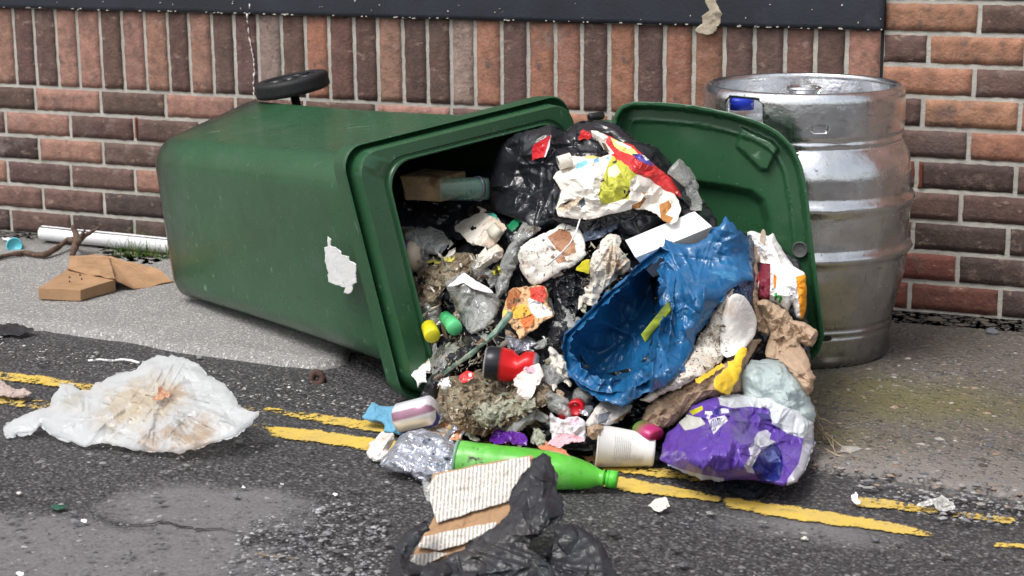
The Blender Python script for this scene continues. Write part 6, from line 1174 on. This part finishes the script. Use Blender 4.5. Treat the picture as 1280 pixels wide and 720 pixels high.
Dbb = D_ground(600, 745, 34, .006)
fb = [(486, 725), (488, 700), (492, 680), (505, 664), (520, 656), (535, 655), (540, 662), (528, 668), (520, 682), (508, 702), (530, 706), (556, 698), (580, 686), (604, 668), (624, 656), (636, 640), (640, 622), (648, 604), (658, 586), (666, 572), (680, 568), (692, 572), (693, 590), (698, 606), (704, 624), (706, 642), (700, 656), (712, 654), (722, 656), (738, 664), (752, 680), (764, 700), (775, 730), (772, 790), (700, 800), (560, 800), (490, 790)]
hb = [(660, 686), (664, 676), (672, 672), (680, 664), (690, 654), (694, 664), (692, 680), (684, 692), (672, 694)]
item('torn_bag', 'torn dull black bin bag lying across the printed cardboard in the foreground', 'bin bag', fb, black2, depth=Dbb, layer=.014, s=22, lv=4, amp=.008, dec=.27, bulge=.014, bw=20, ej=1.8, folds=((44, 75, 4.6, .008, (670, 700)), (24, 60, 4.0, .008, 65), (26, 40, 3.0, .006, 10)), holes=[hb], back=.012, thick=.002)
item('clear_film', 'small scrap of clear film at the left corner of the newspaper', 'film', [(528, 602), (540, 606), (540, 626), (534, 628), (530, 616)], clearp, depth=Dcb, layer=.002, s=5, amp=.002)
# ---- small stuff scattered through the heap
heapcols = [(.26, .21, .14), (.17, .12, .07), (.36, .32, .25), (.06, .045, .03), (.22, .24, .17), (.12, .08, .05), (.45, .40, .33)]
for i, (pg, n, sz, ly) in enumerate((([(500, 315), (600, 318), (635, 380), (640, 420), (560, 440), (510, 400)], 420, .0016, .045), ([(545, 470), (690, 478), (690, 505), (600, 545), (550, 520)], 520, .0017, .070), ([(560, 420), (640, 430), (600, 460), (545, 470), (540, 450)], 200, .0015, .045), ([(720, 290), (780, 300), (780, 350), (725, 390)], 120, .0013, .05), ([(830, 470), (900, 390), (915, 440), (880, 465), (815, 495)], 420, .0008, .103))):
    T(bits('crumbs', pg, n, sz, heapcols, vbits, layer=ly, spread=.016, seed=20+i, flat=.35, elong=3.2), ['wet brown crumbs in the upper left of the heap', 'brown and white crumbs over the rotting clump', 'crumbs on the black plastic left of the red can', 'crumbs on the dirty kitchen towel', 'dark crumbs on the soiled white sheet'][i], 'crumbs', kind='stuff')

# small anonymous litter filling the gaps of the heap
lit = [((610, 318), 9, 'w'), ((548, 300), 8, 'k'), ((520, 300), 8, 'w'), ((600, 425), 9, 'c'), ((618, 440), 8, 'g'), ((585, 455), 8, 'w'), ((660, 436), 8, 'w'), ((676, 426), 9, 'c'), ((700, 455), 9, 'k'), ((716, 402), 8, 'c'), ((718, 318), 7, 'k'),
       ((735, 300), 7, 'k'), ((545, 358), 8, 'g'), ((527, 350), 9, 'k'), ((600, 505), 8, 'w'), ((565, 505), 9, 'k'), ((538, 515), 8, 'w'), ((690, 500), 9, 'c'), ((676, 520), 9, 'c'), ((740, 500), 8, 'k'), ((700, 535), 7, 'w'), ((590, 545), 7, 'g'), ((760, 540), 8, 'k'), ((812, 520), 9, 'w'),
       ((836, 512), 8, 'k'), ((742, 545), 7, 'g'), ((650, 560), 7, 'w'), ((560, 320), 7, 'w'), ((640, 300), 7, 'k'), ((592, 300), 6, 'g'), ((782, 298), 8, 'k'), ((800, 290), 7, 'w'), ((712, 478), 8, 'w'), ((530, 455), 8, 'w'), ((516, 445), 7, 'c'), ((670, 545), 8, 'c')]
LM = {'w': (dirtyw, 'small dirty white paper scrap lost among the rubbish of the heap', 'small dirty paper scraps lodged in the heap'), 'k': (black, 'small shred of black plastic lost among the rubbish of the heap', 'black plastic shreds lodged in the heap'),
      'c': (clearp, 'small scrap of dirty clear film lost among the rubbish of the heap', 'clear film scraps lodged in the heap'), 'g': (filthg, 'small mouldy grey green morsel lost among the rubbish of the heap', 'mouldy morsels lodged in the heap')}
rg = np.random.default_rng(77)
for (x, y), r, k in lit:
    n = rg.integers(6, 9); an = np.sort(rg.uniform(0, 2*math.pi, n)); rad = r*rg.uniform(.7, 1.6, n); st_ = rg.uniform(.5, .9); rot_ = rg.uniform(0, math.pi)
    q = np.stack([rad*np.cos(an)*1.2, rad*np.sin(an)*st_], 1); q = q@np.array([[math.cos(rot_), math.sin(rot_)], [-math.sin(rot_), math.cos(rot_)]])+[x, y]
    T(relief({'w': 'litter_scrap', 'k': 'plastic_shred', 'c': 'film_scrap', 'g': 'food_morsel'}[k], [tuple(v) for v in q], LM[k][0], layer=.028, s=5, lv=2, amp=.0045, bulge=.006, bw=6), LM[k][1], 'scrap' if k != 'g' else 'food scrap', LM[k][2])

# wet, dirty film crumpled into the gaps
for (x, y), r, ang, mm, lb in (((532, 302), 22, 20, clearp, 'crumpled dirty clear film just below the black bag under the jar'), ((556, 446), 20, -50, clearp, 'streaky dirty clear film left of the twisted teal strand'), ((648, 432), 16, 10, silver, 'creased silver grey wrapper just above the red can'),
        ((706, 398), 20, 70, clearp, 'wet clear film on the crinkled black plastic left of the blue bag'), ((696, 505), 18, 30, clearp, 'dirty clear film between the rotting clump and the red cap'), ((522, 462), 15, 75, white, 'small torn white paper corner against the near rim of the bin'),
        ((745, 536), 14, 0, brown, 'crumpled brown paper under the folded magazine'), ((612, 322), 17, -30, dirtyw, 'stained grey paper below the cream pot lid'), ((586, 486), 15, 15, clearp, 'greasy clear film over the top of the rotting clump'), ((700, 452), 15, 40, dirtyw, 'dirty paper scrap between the red can and the blue bag')):
    n = 11; an = np.linspace(0, 2*math.pi, n+1)[:-1]+rg.uniform(-.2, .2, n); rad = r*rg.uniform(.65, 1.35, n); rt = math.radians(ang)
    q = np.stack([rad*np.cos(an)*1.3, rad*np.sin(an)*.7], 1)@np.array([[math.cos(rt), math.sin(rt)], [-math.sin(rt), math.cos(rt)]])+[x, y]
    T(relief('crumpled_film' if mm in (clearp, silver) else 'crumpled_scrap', [tuple(v) for v in q], mm, layer=.035, s=8, lv=3, amp=.006, dec=.3, bulge=.012, bw=9, ej=1.2, folds=((12, r*1.4, 2.6, .006, ang),)), lb, 'film' if mm is clearp else ('wrapper' if mm is silver else 'paper'))

# smaller bits still, wherever the heap shows gaps
hp = [(505, 300), (560, 290), (640, 300), (740, 300), (780, 320), (720, 400), (700, 440), (715, 490), (800, 505), (840, 520), (800, 540), (740, 550), (690, 560), (560, 550), (530, 510), (515, 440), (505, 370)]
kinds = [('w', dirtyw), ('c', clearp), ('k', black), ('g', filthg), ('p', brown), ('s', silver), ('w', white), ('c', clearp)]
LM['p'] = (brown, 'small torn bit of brown paper lost among the rubbish of the heap', 'brown paper bits lodged in the heap'); LM['s'] = (silver, 'small bit of silver foil lost among the rubbish of the heap', 'silver foil bits lodged in the heap')
k_ = 0
while k_ < 95:
    x, y = rg.uniform(500, 845), rg.uniform(285, 560)
    if not inpoly(x, y, hp): continue
    k, mm = kinds[rg.integers(len(kinds))]; r = rg.uniform(3.5, 8.5); n = rg.integers(5, 9); an = np.sort(rg.uniform(0, 2*math.pi, n)); rad = r*rg.uniform(.6, 1.7, n); rot_ = rg.uniform(0, math.pi)
    q = np.stack([rad*np.cos(an)*1.4, rad*np.sin(an)*rg.uniform(.35, .9)], 1)@np.array([[math.cos(rot_), math.sin(rot_)], [-math.sin(rot_), math.cos(rot_)]])+[x, y]
    if np.ptp(an) < 3.6: continue
    T(relief({'w': 'litter_scrap', 'k': 'plastic_shred', 'c': 'film_scrap', 'g': 'food_morsel', 'p': 'brown_paper_bit', 's': 'foil_bit'}[k], [tuple(v) for v in q], mm, layer=rg.uniform(.012, .045), s=4.5, lv=1, amp=.0045, bulge=.004, bw=5, ej=.8), LM[k][1], 'scrap' if k != 'g' else 'food scrap', LM[k][2]); k_ += 1

# crisp paper facets, groups of like things
GR = {'bin_bag': 'black bin bags in the heap', 'paper_scrap': 'small paper scraps', 'brown_paper': 'brown paper pieces in the heap', 'food_waste': 'clumps of rotting food', 'stone': 'loose stones on the ground', 'flake': 'tiny white flakes on the road',
      'clear_film': 'pieces of clear film', 'clear_cup': 'clear plastic cups', 'clear_bottle': 'clear dirty bottles', 'yellow_scrap': 'yellow scraps of packaging', 'green_scrap': 'green plastic scraps', 'red_scrap': 'red scraps', 'tissue': 'crumpled tissues', 'screw_closure': 'loose bottle caps', 'yellow_strip': 'yellow strips', 'orange_scrap': 'orange brown scraps', 'plastic_disc': 'round plastic lids'}
for o in list(COL.objects):
    if o.parent is None and 'category' in o.keys():
        k = o.name.split('.')[0]
        if k in GR and 'group' not in o.keys(): o['group'] = GR[k]
    if o.type == 'MESH' and o.data.materials and o.data.materials[0] and o.data.materials[0].name in ('white_paper', 'printed_paper', 'dirty_white_paper', 'brown_paper', 'tissue', 'yellow_card', 'printed_foil', 'grey_wrapper', 'dark_shard'):
        o.data.set_sharp_from_angle(angle=math.radians(26))

for o in COL.objects:
    if o.type == 'MESH' and o.data.materials and o.data.materials[0]:
        n_ = o.data.materials[0].name
        if n_ in ('silver_film', 'white_bag_film', 'dark_foil', 'dark_blue_film'):
            o.data.set_sharp_from_angle(angle=math.radians(17))
